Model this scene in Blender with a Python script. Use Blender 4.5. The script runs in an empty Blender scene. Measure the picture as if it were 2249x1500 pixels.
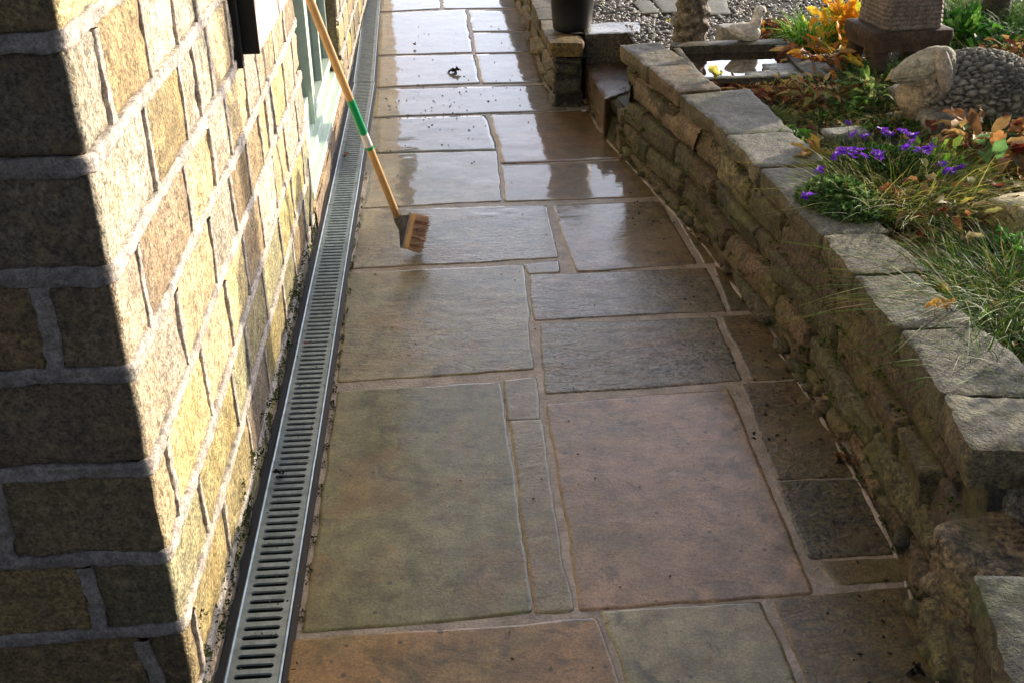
import bpy, bmesh, math, random
import numpy as np
from mathutils import Matrix, Vector
random.seed(7)
RNG = np.random.default_rng(11)
SC = bpy.context.scene
COL = SC.collection

# ------------------------------------------------------------------ camera
IW, IH, FPX = 2249.0, 1500.0, 2450.0
CXP, CYP = 1124.5, 750.0
CAMH = 1.75
def _dc(px, py): return np.array([(px - CXP) / FPX, -(py - CYP) / FPX, -1.0])
_vy = _dc(940, -570); _vy = _vy / np.linalg.norm(_vy)
_z = -_dc(CXP + 70, CYP + FPX * FPX / 1320.0); _z = _z - _z.dot(_vy) * _vy; _z /= np.linalg.norm(_z)
_x = np.cross(_vy, _z)
ROT = np.array([_x, _vy, _z])
CAMP = np.array([0.0, 0.0, CAMH])
def P(px, py, z=0.0):
    d = ROT @ _dc(px, py); t = (z - CAMH) / d[2]; return CAMP + t * d
def PXw(px, py, x):
    d = ROT @ _dc(px, py); t = x / d[0]; return CAMP + t * d
def PYw(px, py, y):
    d = ROT @ _dc(px, py); t = y / d[1]; return CAMP + t * d
cam_d = bpy.data.cameras.new('camera'); cam = bpy.data.objects.new('camera', cam_d); COL.objects.link(cam)
cam_d.sensor_fit = 'HORIZONTAL'; cam_d.sensor_width = 36.0; cam_d.lens = 36.0 * FPX / IW
cam_d.clip_start = 0.05; cam_d.clip_end = 2000
M4 = Matrix([[ROT[i][j] for j in range(3)] + [CAMP[i]] for i in range(3)] + [[0, 0, 0, 1]])
cam.matrix_world = M4
SC.camera = cam

# ------------------------------------------------------------------ light
SUN_EL, SUN_AZ = math.radians(12.5), math.radians(52)      # azimuth from +Y towards +X
w = bpy.data.worlds.new("World"); SC.world = w; w.use_nodes = True
nt = w.node_tree; bg = nt.nodes['Background']
sky = nt.nodes.new('ShaderNodeTexSky'); sky.sky_type = 'NISHITA'; sky.sun_disc = False
sky.sun_elevation = SUN_EL; sky.sun_rotation = SUN_AZ; sky.air_density = 1.0; sky.dust_density = 1.5; sky.ozone_density = 1.0
# broken bright cloud over the sky
tc = nt.nodes.new('ShaderNodeTexCoord'); mp = nt.nodes.new('ShaderNodeMapping'); mp.inputs['Scale'].default_value = (1.2, 1.2, 3.0)
nz = nt.nodes.new('ShaderNodeTexNoise'); nz.inputs['Scale'].default_value = 1.6; nz.inputs['Detail'].default_value = 5
cr = nt.nodes.new('ShaderNodeValToRGB'); cr.color_ramp.elements[0].position = 0.38; cr.color_ramp.elements[1].position = 0.62
cr.color_ramp.elements[0].color = (0.35, 0.35, 0.35, 1); cr.color_ramp.elements[1].color = (0.85, 0.85, 0.85, 1)
mx = nt.nodes.new('ShaderNodeMix'); mx.data_type = 'RGBA'
nt.links.new(tc.outputs['Generated'], mp.inputs['Vector']); nt.links.new(mp.outputs['Vector'], nz.inputs['Vector'])
nt.links.new(nz.outputs['Fac'], cr.inputs['Fac']); nt.links.new(cr.outputs['Color'], mx.inputs['Factor'])
hs = nt.nodes.new('ShaderNodeRGBToBW'); nt.links.new(sky.outputs['Color'], hs.inputs[0])
ml = nt.nodes.new('ShaderNodeMath'); ml.operation = 'MULTIPLY_ADD'; ml.inputs[1].default_value = 2.2; ml.inputs[2].default_value = 0.8; nt.links.new(hs.outputs[0], ml.inputs[0])
mc = nt.nodes.new('ShaderNodeMix'); mc.data_type = 'RGBA'; mc.blend_type = 'MULTIPLY'; mc.inputs['Factor'].default_value = 1.0; mc.inputs['A'].default_value = (0.93, 0.95, 1.13, 1)
nt.links.new(ml.outputs[0], mc.inputs['B']); nt.links.new(sky.outputs['Color'], mx.inputs['A']); nt.links.new(mc.outputs['Result'], mx.inputs['B'])
dt = nt.nodes.new('ShaderNodeVectorMath'); dt.operation = 'DOT_PRODUCT'; dt.inputs[1].default_value = (0.25, 0.96, 0.05); nt.links.new(tc.outputs['Generated'], dt.inputs[0])
mr = nt.nodes.new('ShaderNodeMapRange'); mr.interpolation_type = 'SMOOTHSTEP'; mr.inputs['From Min'].default_value = 0.35; mr.inputs['From Max'].default_value = 0.98
mr.inputs['To Min'].default_value = 0.47; mr.inputs['To Max'].default_value = 1.38; nt.links.new(dt.outputs['Value'], mr.inputs['Value'])
mv = nt.nodes.new('ShaderNodeMix'); mv.data_type = 'RGBA'; mv.blend_type = 'MULTIPLY'; mv.inputs['Factor'].default_value = 1.0
nt.links.new(mx.outputs['Result'], mv.inputs['A']); nt.links.new(mr.outputs['Result'], mv.inputs['B'])
nt.links.new(mv.outputs['Result'], bg.inputs['Color']); bg.inputs['Strength'].default_value = 0.15
sd = bpy.data.lights.new('sun', 'SUN'); so = bpy.data.objects.new('sun', sd); COL.objects.link(so)
sd.energy = 4.2; sd.angle = math.radians(0.6); sd.color = (1.0, 0.86, 0.66)
sdir = Vector((math.sin(SUN_AZ) * math.cos(SUN_EL), math.cos(SUN_AZ) * math.cos(SUN_EL), math.sin(SUN_EL)))
so.rotation_euler = sdir.to_track_quat('Z', 'Y').to_euler(); so.location = (6, 6, 6)
SC.view_settings.view_transform = 'Standard'; SC.view_settings.look = 'None'
SC.view_settings.exposure = 0.78; SC.view_settings.gamma = 1.0

# ------------------------------------------------------------------ numpy noise
def _hash(ix, iy, iz, s):
    h = (ix.astype(np.int64) * 374761393 + iy.astype(np.int64) * 668265263 + iz.astype(np.int64) * 2147483647 + s * 1274126177) & 0xffffffff
    h = ((h ^ (h >> 13)) * 1274126177) & 0xffffffff
    h = (h ^ (h >> 16)) & 0xffffff
    return h / float(0xffffff)
def vn(p, s=0):
    p = np.asarray(p, float); i = np.floor(p).astype(np.int64); f = p - i; f = f * f * (3 - 2 * f)
    r = 0
    for dx in (0, 1):
        for dy in (0, 1):
            for dz in (0, 1):
                wgt = (f[..., 0] if dx else 1 - f[..., 0]) * (f[..., 1] if dy else 1 - f[..., 1]) * (f[..., 2] if dz else 1 - f[..., 2])
                r = r + wgt * _hash(i[..., 0] + dx, i[..., 1] + dy, i[..., 2] + dz, s)
    return r * 2 - 1
def fbm(p, s=0, o=3):
    p = np.asarray(p, float); r = 0; a = 1.0; t = 0
    for k in range(o):
        r = r + a * vn(p * (2.03 ** k), s + 17 * k); t += a; a *= 0.5
    return r / t
def nv3(u, v, wv=0.0):
    u = np.asarray(u, float); return np.stack([u, np.broadcast_to(v, u.shape) * 1.0, np.broadcast_to(wv, u.shape) * 1.0], -1)

# ------------------------------------------------------------------ mesh builder
class MB:
    def __init__(s): s.v = []; s.c = []; s.n = 0; s.loops = []; s.sizes = []; s.mi = []
    def add(s, verts, faces, col=(1, 1, 1, 1), mi=0):
        verts = np.asarray(verts, float).reshape(-1, 3); n = len(verts)
        c = np.asarray(col, float)
        if c.ndim == 1:
            if len(c) == 3: c = np.append(c, 1.0)
            c = np.tile(c, (n, 1))
        elif c.shape[1] == 3: c = np.concatenate([c, np.ones((n, 1))], 1)
        s.v.append(verts); s.c.append(c)
        if isinstance(faces, np.ndarray):
            s.loops.append((faces + s.n).ravel()); s.sizes.append(np.full(len(faces), faces.shape[1])); s.mi.append(np.full(len(faces), mi))
        else:
            for f in faces:
                s.loops.append(np.array(f) + s.n)
            s.sizes.append(np.array([len(f) for f in faces])); s.mi.append(np.full(len(faces), mi))
        s.n += n
    def build(s, name, mats, parent=None, smooth=True):
        me = bpy.data.meshes.new(name)
        if s.n:
            v = np.concatenate(s.v); L = np.concatenate(s.loops); S = np.concatenate(s.sizes); st = np.concatenate([[0], np.cumsum(S)[:-1]])
            me.vertices.add(len(v)); me.vertices.foreach_set('co', v.ravel())
            me.loops.add(len(L)); me.loops.foreach_set('vertex_index', L.astype(np.int32))
            me.polygons.add(len(S)); me.polygons.foreach_set('loop_start', st.astype(np.int32)); me.polygons.foreach_set('loop_total', S.astype(np.int32))
            me.polygons.foreach_set('material_index', np.concatenate(s.mi).astype(np.int32))
            me.polygons.foreach_set('use_smooth', np.full(len(S), smooth))
            a = me.color_attributes.new('Col', 'FLOAT_COLOR', 'POINT'); a.data.foreach_set('color', np.concatenate(s.c).ravel())
            me.update(calc_edges=True); me.validate()
        for m in (mats if isinstance(mats, (list, tuple)) else [mats]): me.materials.append(m)
        o = bpy.data.objects.new(name, me); COL.objects.link(o)
        if parent is not None: o.parent = parent
        return o
def tag(o, label=None, cat=None, group=None, kind=None):
    if label: o['label'] = label
    if cat: o['category'] = cat
    if group: o['group'] = group
    if kind: o['kind'] = kind
    return o
def thing(name, label, cat, loc=(0, 0, 0), rz=0, group=None):
    o = bpy.data.objects.new(name, None); COL.objects.link(o); o.location = loc; o.rotation_euler = (0, 0, rz); o.empty_display_size = 0.05
    return tag(o, label, cat, group)
def grid_faces(nu, nv):
    i, j = np.meshgrid(np.arange(nu - 1), np.arange(nv - 1), indexing='ij'); a = (i * nv + j).ravel()
    return np.stack([a, a + nv, a + nv + 1, a + 1], 1)
def box(mb, x0, x1, y0, y1, z0, z1, col=(1, 1, 1, 1), mi=0, b=0.0):
    """box with chamfered edges (b)"""
    bm = bmesh.new(); bmesh.ops.create_cube(bm, size=1)
    for v in bm.verts: v.co = Vector((x0 + (v.co.x + .5) * (x1 - x0), y0 + (v.co.y + .5) * (y1 - y0), z0 + (v.co.z + .5) * (z1 - z0)))
    if b > 0: bmesh.ops.bevel(bm, geom=bm.edges[:], offset=b, segments=2, affect='EDGES', profile=0.6)
    bm.verts.ensure_lookup_table(); bm.verts.index_update()
    mb.add([tuple(v.co) for v in bm.verts], [[v.index for v in f.verts] for f in bm.faces], col, mi); bm.free()
_ico = {}
def ico(sub):
    if sub not in _ico:
        bm = bmesh.new(); bmesh.ops.create_icosphere(bm, subdivisions=sub, radius=1); bm.verts.index_update()
        _ico[sub] = (np.array([tuple(v.co) for v in bm.verts]), np.array([[v.index for v in f.verts] for f in bm.faces])); bm.free()
    return _ico[sub]
def rotz(p, a):
    c, s = math.cos(a), math.sin(a); q = p.copy(); q[..., 0] = c * p[..., 0] - s * p[..., 1]; q[..., 1] = s * p[..., 0] + c * p[..., 1]; return q
def rock(mb, c, r, rz=0, seed=0, sub=4, rough=0.12, box_k=0.45, col=(.3, .3, .27), flat=0.0, fine=0.02):
    v, f = ico(sub); p = v.copy()
    k = np.max(np.abs(p), axis=1, keepdims=True); p = p * ((1 - box_k) + box_k / k)         # towards a box
    d = fbm(v * 1.6 + seed * 3.1, seed, 3) * rough + fbm(v * 7 + seed, seed + 5, 3) * fine
    p = p * (1 + d)[:, None]
    cc = np.array(col)[None, :] * (1 + 0.25 * fbm(v * 2.3 + seed * 1.7, seed + 9, 3))[:, None]
    p = p * np.array(r); p = rotz(p, rz) + np.array(c)
    mb.add(p, f, cc)
def tube(mb, pts, rads, seg=8, col=(1, 1, 1, 1), cap=True, mi=0):
    pts = [Vector(p) for p in pts]; n = len(pts); vs = []; up = Vector((0, 0, 1))
    for i, p in enumerate(pts):
        t = (pts[min(i + 1, n - 1)] - pts[max(i - 1, 0)]).normalized()
        a = t.cross(up if abs(t.z) < .95 else Vector((1, 0, 0))).normalized(); b = t.cross(a).normalized()
        for k in range(seg):
            an = 2 * math.pi * k / seg; vs.append(p + (a * math.cos(an) + b * math.sin(an)) * rads[i])
    fs = []
    for i in range(n - 1):
        for k in range(seg):
            fs.append([i * seg + k, i * seg + (k + 1) % seg, (i + 1) * seg + (k + 1) % seg, (i + 1) * seg + k])
    if cap: fs.append(list(range(seg))[::-1]); fs.append([(n - 1) * seg + k for k in range(seg)])
    mb.add([tuple(v) for v in vs], fs, col, mi)

# ------------------------------------------------------------------ materials
def newmat(name):
    m = bpy.data.materials.new(name); m.use_nodes = True; t = m.node_tree; return m, t, t.nodes['Principled BSDF']
def N(t, typ, **kw):
    n = t.nodes.new(typ)
    for k, v in kw.items():
        if k in n.inputs: n.inputs[k].default_value = v
        else: setattr(n, k, v)
    return n
def noise(t, scale, detail=4, rough=0.55, vec=None, dist=0.0):
    n = N(t, 'ShaderNodeTexNoise'); n.inputs['Scale'].default_value = scale; n.inputs['Detail'].default_value = detail; n.inputs['Roughness'].default_value = rough
    n.inputs['Distortion'].default_value = dist
    if vec is not None: t.links.new(vec, n.inputs['Vector'])
    return n
def ramp(t, src, stops):
    r = N(t, 'ShaderNodeValToRGB'); e = r.color_ramp.elements
    while len(e) < len(stops): e.new(0.5)
    for i, (p, c) in enumerate(stops):
        e[i].position = p; e[i].color = (c, c, c, 1) if isinstance(c, (int, float)) else (*c, 1)
    t.links.new(src, r.inputs['Fac']); return r
def mixc(t, fac, a, b, mode='MIX'):
    m = N(t, 'ShaderNodeMix'); m.data_type = 'RGBA'; m.blend_type = mode
    for s, k in ((fac, 'Factor'), (a, 'A'), (b, 'B')):
        if isinstance(s, (int, float)): m.inputs[k].default_value = s
        elif isinstance(s, tuple): m.inputs[k].default_value = (*s, 1) if len(s) == 3 else s
        else: t.links.new(s, m.inputs[k])
    return m.outputs['Result']
def math_(t, op, a, b=None):
    m = N(t, 'ShaderNodeMath'); m.operation = op
    for i, s in enumerate((a, b)):
        if s is None: continue
        if isinstance(s, (int, float)): m.inputs[i].default_value = s
        else: t.links.new(s, m.inputs[i])
    return m.outputs[0]
def objvec(t, scale=(1, 1, 1)):
    c = N(t, 'ShaderNodeTexCoord'); m = N(t, 'ShaderNodeMapping'); m.inputs['Scale'].default_value = scale
    t.links.new(c.outputs['Object'], m.inputs['Vector']); return m.outputs['Vector']
def bumpn(t, hs, bs, dist=0.01, strength=1.0):
    """chain of (height socket, distance) bumps"""
    prev = None
    for h, d in hs:
        b = N(t, 'ShaderNodeBump'); b.inputs['Strength'].default_value = strength; b.inputs['Distance'].default_value = d
        t.links.new(h, b.inputs['Height'])
        if prev is not None: t.links.new(prev, b.inputs['Normal'])
        prev = b.outputs['Normal']
    t.links.new(prev, bs.inputs['Normal']); return prev

def stone_mat(name, speck=(0.55, 1.25), specscale=160, dark=None, darkamt=0.5, green=None, rough=0.85, b1=0.004, b2=0.0015, wet=0.0, stretch=(1, 1, 1), bigscale=9):
    m, t, bs = newmat(name); v = objvec(t, stretch)
    att = N(t, 'ShaderNodeVertexColor'); att.layer_name = 'Col'; c = att.outputs['Color']
    big = noise(t, bigscale, 5, 0.6, v); c = mixc(t, 1.0, c, ramp(t, big.outputs['Fac'], [(0.25, 0.62), (0.75, 1.35)]).outputs['Color'], 'MULTIPLY')
    fine = noise(t, specscale, 3, 0.7, v); c = mixc(t, 1.0, c, ramp(t, fine.outputs['Fac'], [(0.32, speck[0]), (0.66, speck[1])]).outputs['Color'], 'MULTIPLY')
    if dark:
        dn = noise(t, 26, 6, 0.75, v, 0.6); f = ramp(t, dn.outputs['Fac'], [(0.52, 0.0), (0.62, darkamt)]).outputs['Color']; c = mixc(t, f, c, dark)
    if green:
        gn = noise(t, 5.3, 5, 0.65, v); f = ramp(t, gn.outputs['Fac'], [(0.5, 0.0), (0.68, green[1])]).outputs['Color']; c = mixc(t, f, c, mixc(t, 1.0, c, green[0], 'MULTIPLY') if max(green[0]) > 1 else green[0])
    t.links.new(c, bs.inputs['Base Color'])
    bs.inputs['Roughness'].default_value = rough
    if wet:
        bs.inputs['Coat Weight'].default_value = wet; bs.inputs['Coat Roughness'].default_value = 0.28; bs.inputs['Coat IOR'].default_value = 1.33
    sp2 = noise(t, specscale * .32, 4, 0.75, v, 0.4); c = mixc(t, 1.0, c, ramp(t, sp2.outputs['Fac'], [(0.33, 0.5), (0.6, 1.18)]).outputs['Color'], 'MULTIPLY'); t.links.new(c, bs.inputs['Base Color'])
    mid = noise(t, 38, 5, 0.65, v)
    bumpn(t, [(mid.outputs['Fac'], b1), (fine.outputs['Fac'], b2)], bs)
    return m

MAT = {}
MAT['house'] = stone_mat('house_stone', (0.3, 1.5), 150, (0.13, 0.095, 0.05), 0.6, ((1.12, 0.98, 0.72), 0.6), 0.9, 0.008, 0.0035)
MAT['ribbon'] = stone_mat('pointing_mortar', (0.6, 1.25), 190, (0.12, 0.10, 0.08), 0.5, None, 0.9, 0.006, 0.0022, bigscale=14)
MAT['bedstone'] = stone_mat('garden_wall_stone', (0.12, 2.0), 85, (0.010, 0.009, 0.006), 0.9, ((0.095, 0.10, 0.02), 0.7), 0.75, 0.008, 0.004, wet=0.10, bigscale=8)
MAT['coping'] = stone_mat('coping_stone', (0.3, 1.45), 120, (0.03, 0.03, 0.02), 0.9, ((0.065, 0.075, 0.022), 0.85), 0.8, 0.008, 0.004, wet=0.10)
MAT['rock'] = stone_mat('rock', (0.5, 1.35), 130, (0.05, 0.05, 0.035), 0.6, ((0.10, 0.12, 0.04), 0.45), 0.75, 0.006, 0.002, wet=0.12)
MAT['soil'] = stone_mat('soil', (0.3, 1.6), 90, (0.006, 0.004, 0.003), 0.8, ((0.03, 0.035, 0.008), 0.6), 0.95, 0.012, 0.006)
MAT['pebble'] = stone_mat('gravel_pebbles', (0.7, 1.2), 220, None, 0, None, 0.6, 0.001, 0.0006, wet=0.25)

def slab_mat():
    m, t, bs = newmat('wet_sandstone'); v = objvec(t)
    att = N(t, 'ShaderNodeVertexColor'); att.layer_name = 'Col'; c = att.outputs['Color']; al = att.outputs['Alpha']
    big = noise(t, 2.6, 5, 0.6, v, 0.4); c = mixc(t, ramp(t, big.outputs['Fac'], [(0.42, 0.0), (0.60, 0.5)]).outputs['Color'], c, (0.115, 0.105, 0.036))
    b2 = noise(t, 3.9, 4, 0.6, objvec(t, (1.3, 1, 1)), 0.8); c = mixc(t, ramp(t, b2.outputs['Fac'], [(0.50, 0.0), (0.64, 0.5)]).outputs['Color'], c, (0.20, 0.11, 0.045))
    st = noise(t, 7.5, 6, 0.75, v, 1.0); c = mixc(t, ramp(t, st.outputs['Fac'], [(0.54, 0.0), (0.63, 0.65)]).outputs['Color'], c, (0.055, 0.052, 0.026)); md = noise(t, 14, 6, 0.7, v); c = mixc(t, 1.0, c, ramp(t, md.outputs['Fac'], [(0.28, 0.5), (0.72, 1.5)]).outputs['Color'], 'MULTIPLY')
    fine = noise(t, 150, 3, 0.7, v); c = mixc(t, 1.0, c, ramp(t, fine.outputs['Fac'], [(0.3, 0.55), (0.7, 1.35)]).outputs['Color'], 'MULTIPLY')
    # dark pits and blackened patches, stronger where alpha is high
    pit = noise(t, 62, 4, 0.75, v, 0.3)
    pa = noise(t, 3.3, 3, 0.6, v); pm = math_(t, 'MULTIPLY', ramp(t, pa.outputs['Fac'], [(0.38, 0.15), (0.55, 1.2)]).outputs['Color'], al)
    pf = math_(t, 'MULTIPLY', ramp(t, pit.outputs['Fac'], [(0.50, 0.0), (0.56, 1.0)]).outputs['Color'], pm)
    c = mixc(t, pf, c, (0.018, 0.018, 0.015))
    vo = N(t, 'ShaderNodeTexVoronoi'); vo.inputs['Scale'].default_value = 34; t.links.new(v, vo.inputs['Vector']); vs = N(t, 'ShaderNodeSeparateColor'); t.links.new(vo.outputs['Color'], vs.inputs[0])
    chip = math_(t, 'LESS_THAN', vo.outputs['Distance'], math_(t, 'MULTIPLY', math_(t, 'POWER', vs.outputs[0], 6.0), 0.26)); c = mixc(t, math_(t, 'MULTIPLY', chip, 0.8), c, (0.03, 0.027, 0.02))
    t.links.new(c, bs.inputs['Base Color'])
    # standing film of water against merely damp stone
    pn = noise(t, 1.9, 4, 0.6, v, 0.5)
    film0 = ramp(t, pn.outputs['Fac'], [(0.38, 0.0), (0.60, 1.0)]).outputs['Color']
    sp = N(t, 'ShaderNodeSeparateXYZ'); t.links.new(v, sp.inputs[0]); yr = N(t, 'ShaderNodeMapRange'); yr.interpolation_type = 'SMOOTHSTEP'
    yr.inputs['From Min'].default_value = 3.0; yr.inputs['From Max'].default_value = 4.75; yr.inputs['To Min'].default_value = 1.0; yr.inputs['To Max'].default_value = 0.12
    t.links.new(sp.outputs['Y'], yr.inputs['Value']); dry = yr.outputs['Result']         # freshly rinsed, flooded beyond the brush
    film = math_(t, 'MULTIPLY', film0, dry)
    rr = math_(t, 'ADD', math_(t, 'MULTIPLY', film, 0.20), math_(t, 'MULTIPLY', math_(t, 'MULTIPLY', al, 0.12), dry))
    cr_ = math_(t, 'ADD', rr, 0.03)
    bs.inputs['Roughness'].default_value = 0.5; bs.inputs['Specular IOR Level'].default_value = 0.3
    bs.inputs['Coat Weight'].default_value = 1.0; bs.inputs['Coat IOR'].default_value = 1.42
    t.links.new(cr_, bs.inputs['Coat Roughness'])
    ir = N(t, 'ShaderNodeMapRange'); ir.inputs['From Min'].default_value = 0.12; ir.inputs['From Max'].default_value = 1.0; ir.inputs['To Min'].default_value = 1.42; ir.inputs['To Max'].default_value = 1.30
    t.links.new(dry, ir.inputs['Value']); t.links.new(ir.outputs['Result'], bs.inputs['Coat IOR'])
    rv0 = noise(t, 15, 5, 0.62, objvec(t, (0.7, 1.5, 1)), 1.6)
    lay = N(t, 'ShaderNodeMath'); lay.operation = 'SNAP'; t.links.new(math_(t, 'MULTIPLY', noise(t, 5.5, 5, 0.55, v, 0.9).outputs['Fac'], 1.0), lay.inputs[0]); lay.inputs[1].default_value = 0.09   # thin bedding layers broken away
    class _R: pass
    riv = _R(); riv.outputs = {'Fac': math_(t, 'ADD', math_(t, 'MULTIPLY', rv0.outputs['Fac'], 0.8), math_(t, 'MULTIPLY', lay.outputs[0], 2.2))}
    s1 = math_(t, 'MULTIPLY', math_(t, 'MULTIPLY', riv.outputs['Fac'], math_(t, 'ADD', math_(t, 'MULTIPLY', al, 1.2), 0.0)), dry)
    s2 = math_(t, 'MULTIPLY', noise(t, 75, 4, 0.7, v).outputs['Fac'], math_(t, 'MULTIPLY', math_(t, 'ADD', math_(t, 'MULTIPLY', al, 0.8), math_(t, 'MULTIPLY', film, 0.20)), dry))
    lo = noise(t, 5, 3, 0.5, v)
    nn = bumpn(t, [(s1, 0.011), (s2, 0.004), (lo.outputs['Fac'], 0.004)], bs)
    nb = bumpn(t, [(s1, 0.006), (s2, 0.0025), (lo.outputs['Fac'], 0.0025)], bs)
    t.links.new(nn, bs.inputs['Normal']); t.links.new(nb, bs.inputs['Coat Normal'])
    return m
MAT['slab'] = slab_mat()
def joint_mat():
    m, t, bs = newmat('path_mortar'); v = objvec(t)
    n1 = noise(t, 9, 6, 0.72, v); c = ramp(t, n1.outputs['Fac'], [(0.3, (0.19, 0.155, 0.115)), (0.7, (0.46, 0.385, 0.31))]).outputs['Color']
    n2 = noise(t, 120, 4, 0.7, v); c = mixc(t, 1.0, c, ramp(t, n2.outputs['Fac'], [(0.3, 0.75), (0.7, 1.15)]).outputs['Color'], 'MULTIPLY')
    t.links.new(c, bs.inputs['Base Color']); bs.inputs['Roughness'].default_value = 0.6
    bs.inputs['Coat Weight'].default_value = 0.3; bs.inputs['Coat Roughness'].default_value = 0.25; bs.inputs['Specular IOR Level'].default_value = 0.2
    bumpn(t, [(noise(t, 30, 5, 0.6, v).outputs['Fac'], 0.006), (n2.outputs['Fac'], 0.003)], bs)
    return m
MAT['joint'] = joint_mat()
def plain(name, col, rough=0.5, metal=0.0, var=0.15, scale=40, bump=0.0, coat=0.0, streak=(1, 1, 1)):
    m, t, bs = newmat(name); v = objvec(t, streak); n = noise(t, scale, 5, 0.6, v)
    c = mixc(t, 1.0, tuple(col), ramp(t, n.outputs['Fac'], [(0.3, 1 - var), (0.7, 1 + var)]).outputs['Color'], 'MULTIPLY')
    t.links.new(c, bs.inputs['Base Color']); bs.inputs['Roughness'].default_value = rough; bs.inputs['Metallic'].default_value = metal
    if coat: bs.inputs['Coat Weight'].default_value = coat; bs.inputs['Coat Roughness'].default_value = 0.1
    if bump: bumpn(t, [(n.outputs['Fac'], bump)], bs)
    return m
MAT['galv'] = plain('galvanised_steel', (0.23, 0.275, 0.285), 0.45, 0.6, 0.3, 30, 0.0004, 0.15)
MAT['black'] = plain('black_plastic', (0.006, 0.006, 0.007), 0.5, 0, 0.2, 60, 0.0005)
MAT['deep'] = plain('channel_black', (0.004, 0.005, 0.006), 0.9)  # near-black floor seen through the grate slots
MAT['green'] = plain('pale_green_paint', (0.58, 0.70, 0.58), 0.45, 0, 0.12, 25, 0.0008, 0.1, (1, .3, 1))
MAT['darkgreen'] = plain('dark_gasket', (0.02, 0.035, 0.03), 0.4)
MAT['wood'] = plain('ash_handle', (0.62, 0.37, 0.15), 0.45, 0, 0.15, 30, 0.0003, 0.15, (1, 1, .12))
MAT['brushwood'] = plain('brush_block_wood', (0.70, 0.42, 0.16), 0.5, 0, 0.2, 60, 0.0004)
MAT['galvbracket'] = plain('bracket_steel', (0.30, 0.30, 0.28), 0.38, 0.8, 0.4, 45, 0.001)
MAT['greenlabel'] = plain('green_sleeve', (0.01, 0.33, 0.12), 0.35, 0, 0.08, 30)
MAT['whitelabel'] = plain('white_sticker', (0.75, 0.73, 0.68), 0.4, 0, 0.08, 30)
MAT['duck'] = stone_mat('painted_concrete', (0.8, 1.15), 150, (0.35, 0.28, 0.2), 0.4, None, 0.8, 0.003, 0.001)
MAT['sheep'] = stone_mat('cast_stone', (0.6, 1.25), 170, (0.12, 0.11, 0.08), 0.4, ((0.22, 0.22, 0.10), 0.4), 0.85, 0.004, 0.0018)
MAT['brownstone'] = stone_mat('brown_stone', (0.5, 1.3), 120, (0.03, 0.022, 0.015), 0.5, None, 0.8, 0.006, 0.002)
MAT['darkbox'] = plain('shade_black', (0.003, 0.003, 0.003), 0.8)  # near-black carrying the shade of the box end and its shadow
MAT['cream'] = plain('cream_board', (0.62, 0.50, 0.42), 0.6, 0, 0.08, 8)
def leaf_mat():
    m, t, bs = newmat('leaves'); att = N(t, 'ShaderNodeVertexColor'); att.layer_name = 'Col'
    n = noise(t, 60, 3, 0.6, objvec(t)); c = mixc(t, 1.0, att.outputs['Color'], ramp(t, n.outputs['Fac'], [(0.3, 0.75), (0.7, 1.25)]).outputs['Color'], 'MULTIPLY')
    t.links.new(c, bs.inputs['Base Color']); bs.inputs['Roughness'].default_value = 0.6; bs.inputs['Specular IOR Level'].default_value = 0.25
    tr = N(t, 'ShaderNodeBsdfTranslucent'); t.links.new(c, tr.inputs['Color']); ms = N(t, 'ShaderNodeMixShader'); ms.inputs[0].default_value = 0.35
    t.links.new(bs.outputs[0], ms.inputs[1]); t.links.new(tr.outputs[0], ms.inputs[2]); t.links.new(ms.outputs[0], t.nodes['Material Output'].inputs['Surface'])
    return m
MAT['leaf'] = leaf_mat()
def water_mat():
    m, t, bs = newmat('still_water'); bs.inputs['Base Color'].default_value = (0.03, 0.018, 0.01, 1); bs.inputs['Roughness'].default_value = 0.02; bs.inputs['IOR'].default_value = 1.4
    bs.inputs['Coat Weight'].default_value = 1.0; bs.inputs['Coat Roughness'].default_value = 0.01
    bumpn(t, [(noise(t, 12, 2, 0.5, objvec(t)).outputs['Fac'], 0.0008)], bs); return m
MAT['water'] = water_mat()
def glass_mat():
    m, t, bs = newmat('window_glass'); bs.inputs['Base Color'].default_value = (0.02, 0.03, 0.03, 1); bs.inputs['Roughness'].default_value = 0.04; bs.inputs['Specular IOR Level'].default_value = 0.8; return m
MAT['glass'] = glass_mat()

# ================================================================== SETTING: ground, path
mb = MB(); g = np.linspace(-200, 200, 21); X, Y = np.meshgrid(g, g, indexing='ij')
mb.add(np.stack([X, Y, np.full_like(X, -0.30)], -1), grid_faces(21, 21), (0.10, 0.09, 0.06))
tag(mb.build('ground', MAT['soil']), kind='structure')

# curve of the raised bed's face, near to far
CURVE = np.array([(.74, -.6), (.80, .6), (.855, 1.0), (.93, 1.35), (.995, 1.655), (1.062, 2.046), (1.074, 2.427), (1.067, 2.918), (1.041, 3.427), (1.005, 3.949), (.915, 4.56), (.80, 5.339), (.777, 5.93)])
_t = np.linspace(0, 1, len(CURVE)); _tt = np.linspace(0, 1, 200)
_cv = np.stack([np.interp(_tt, _t, CURVE[:, 0]), np.interp(_tt, _t, CURVE[:, 1])], 1)
for _ in range(12): _cv[1:-1] = (_cv[:-2] + 2 * _cv[1:-1] + _cv[2:]) / 4
ARC = np.concatenate([[0], np.cumsum(np.linalg.norm(np.diff(_cv, axis=0), axis=1))])
def cpos(s): return np.stack([np.interp(s, ARC, _cv[:, 0]), np.interp(s, ARC, _cv[:, 1])], -1)
def cnrm(s):
    a = cpos(np.asarray(s) - .06); b = cpos(np.asarray(s) + .06); d = b - a; d /= np.linalg.norm(d, axis=-1, keepdims=True)
    return np.stack([-d[..., 1], d[..., 0]], -1)        # towards the path (-X)
def s_of_y(y): return float(np.interp(y, _cv[:, 1], ARC))
def x_of_y(y): return float(np.interp(y, _cv[:, 1], _cv[:, 0]))

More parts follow.
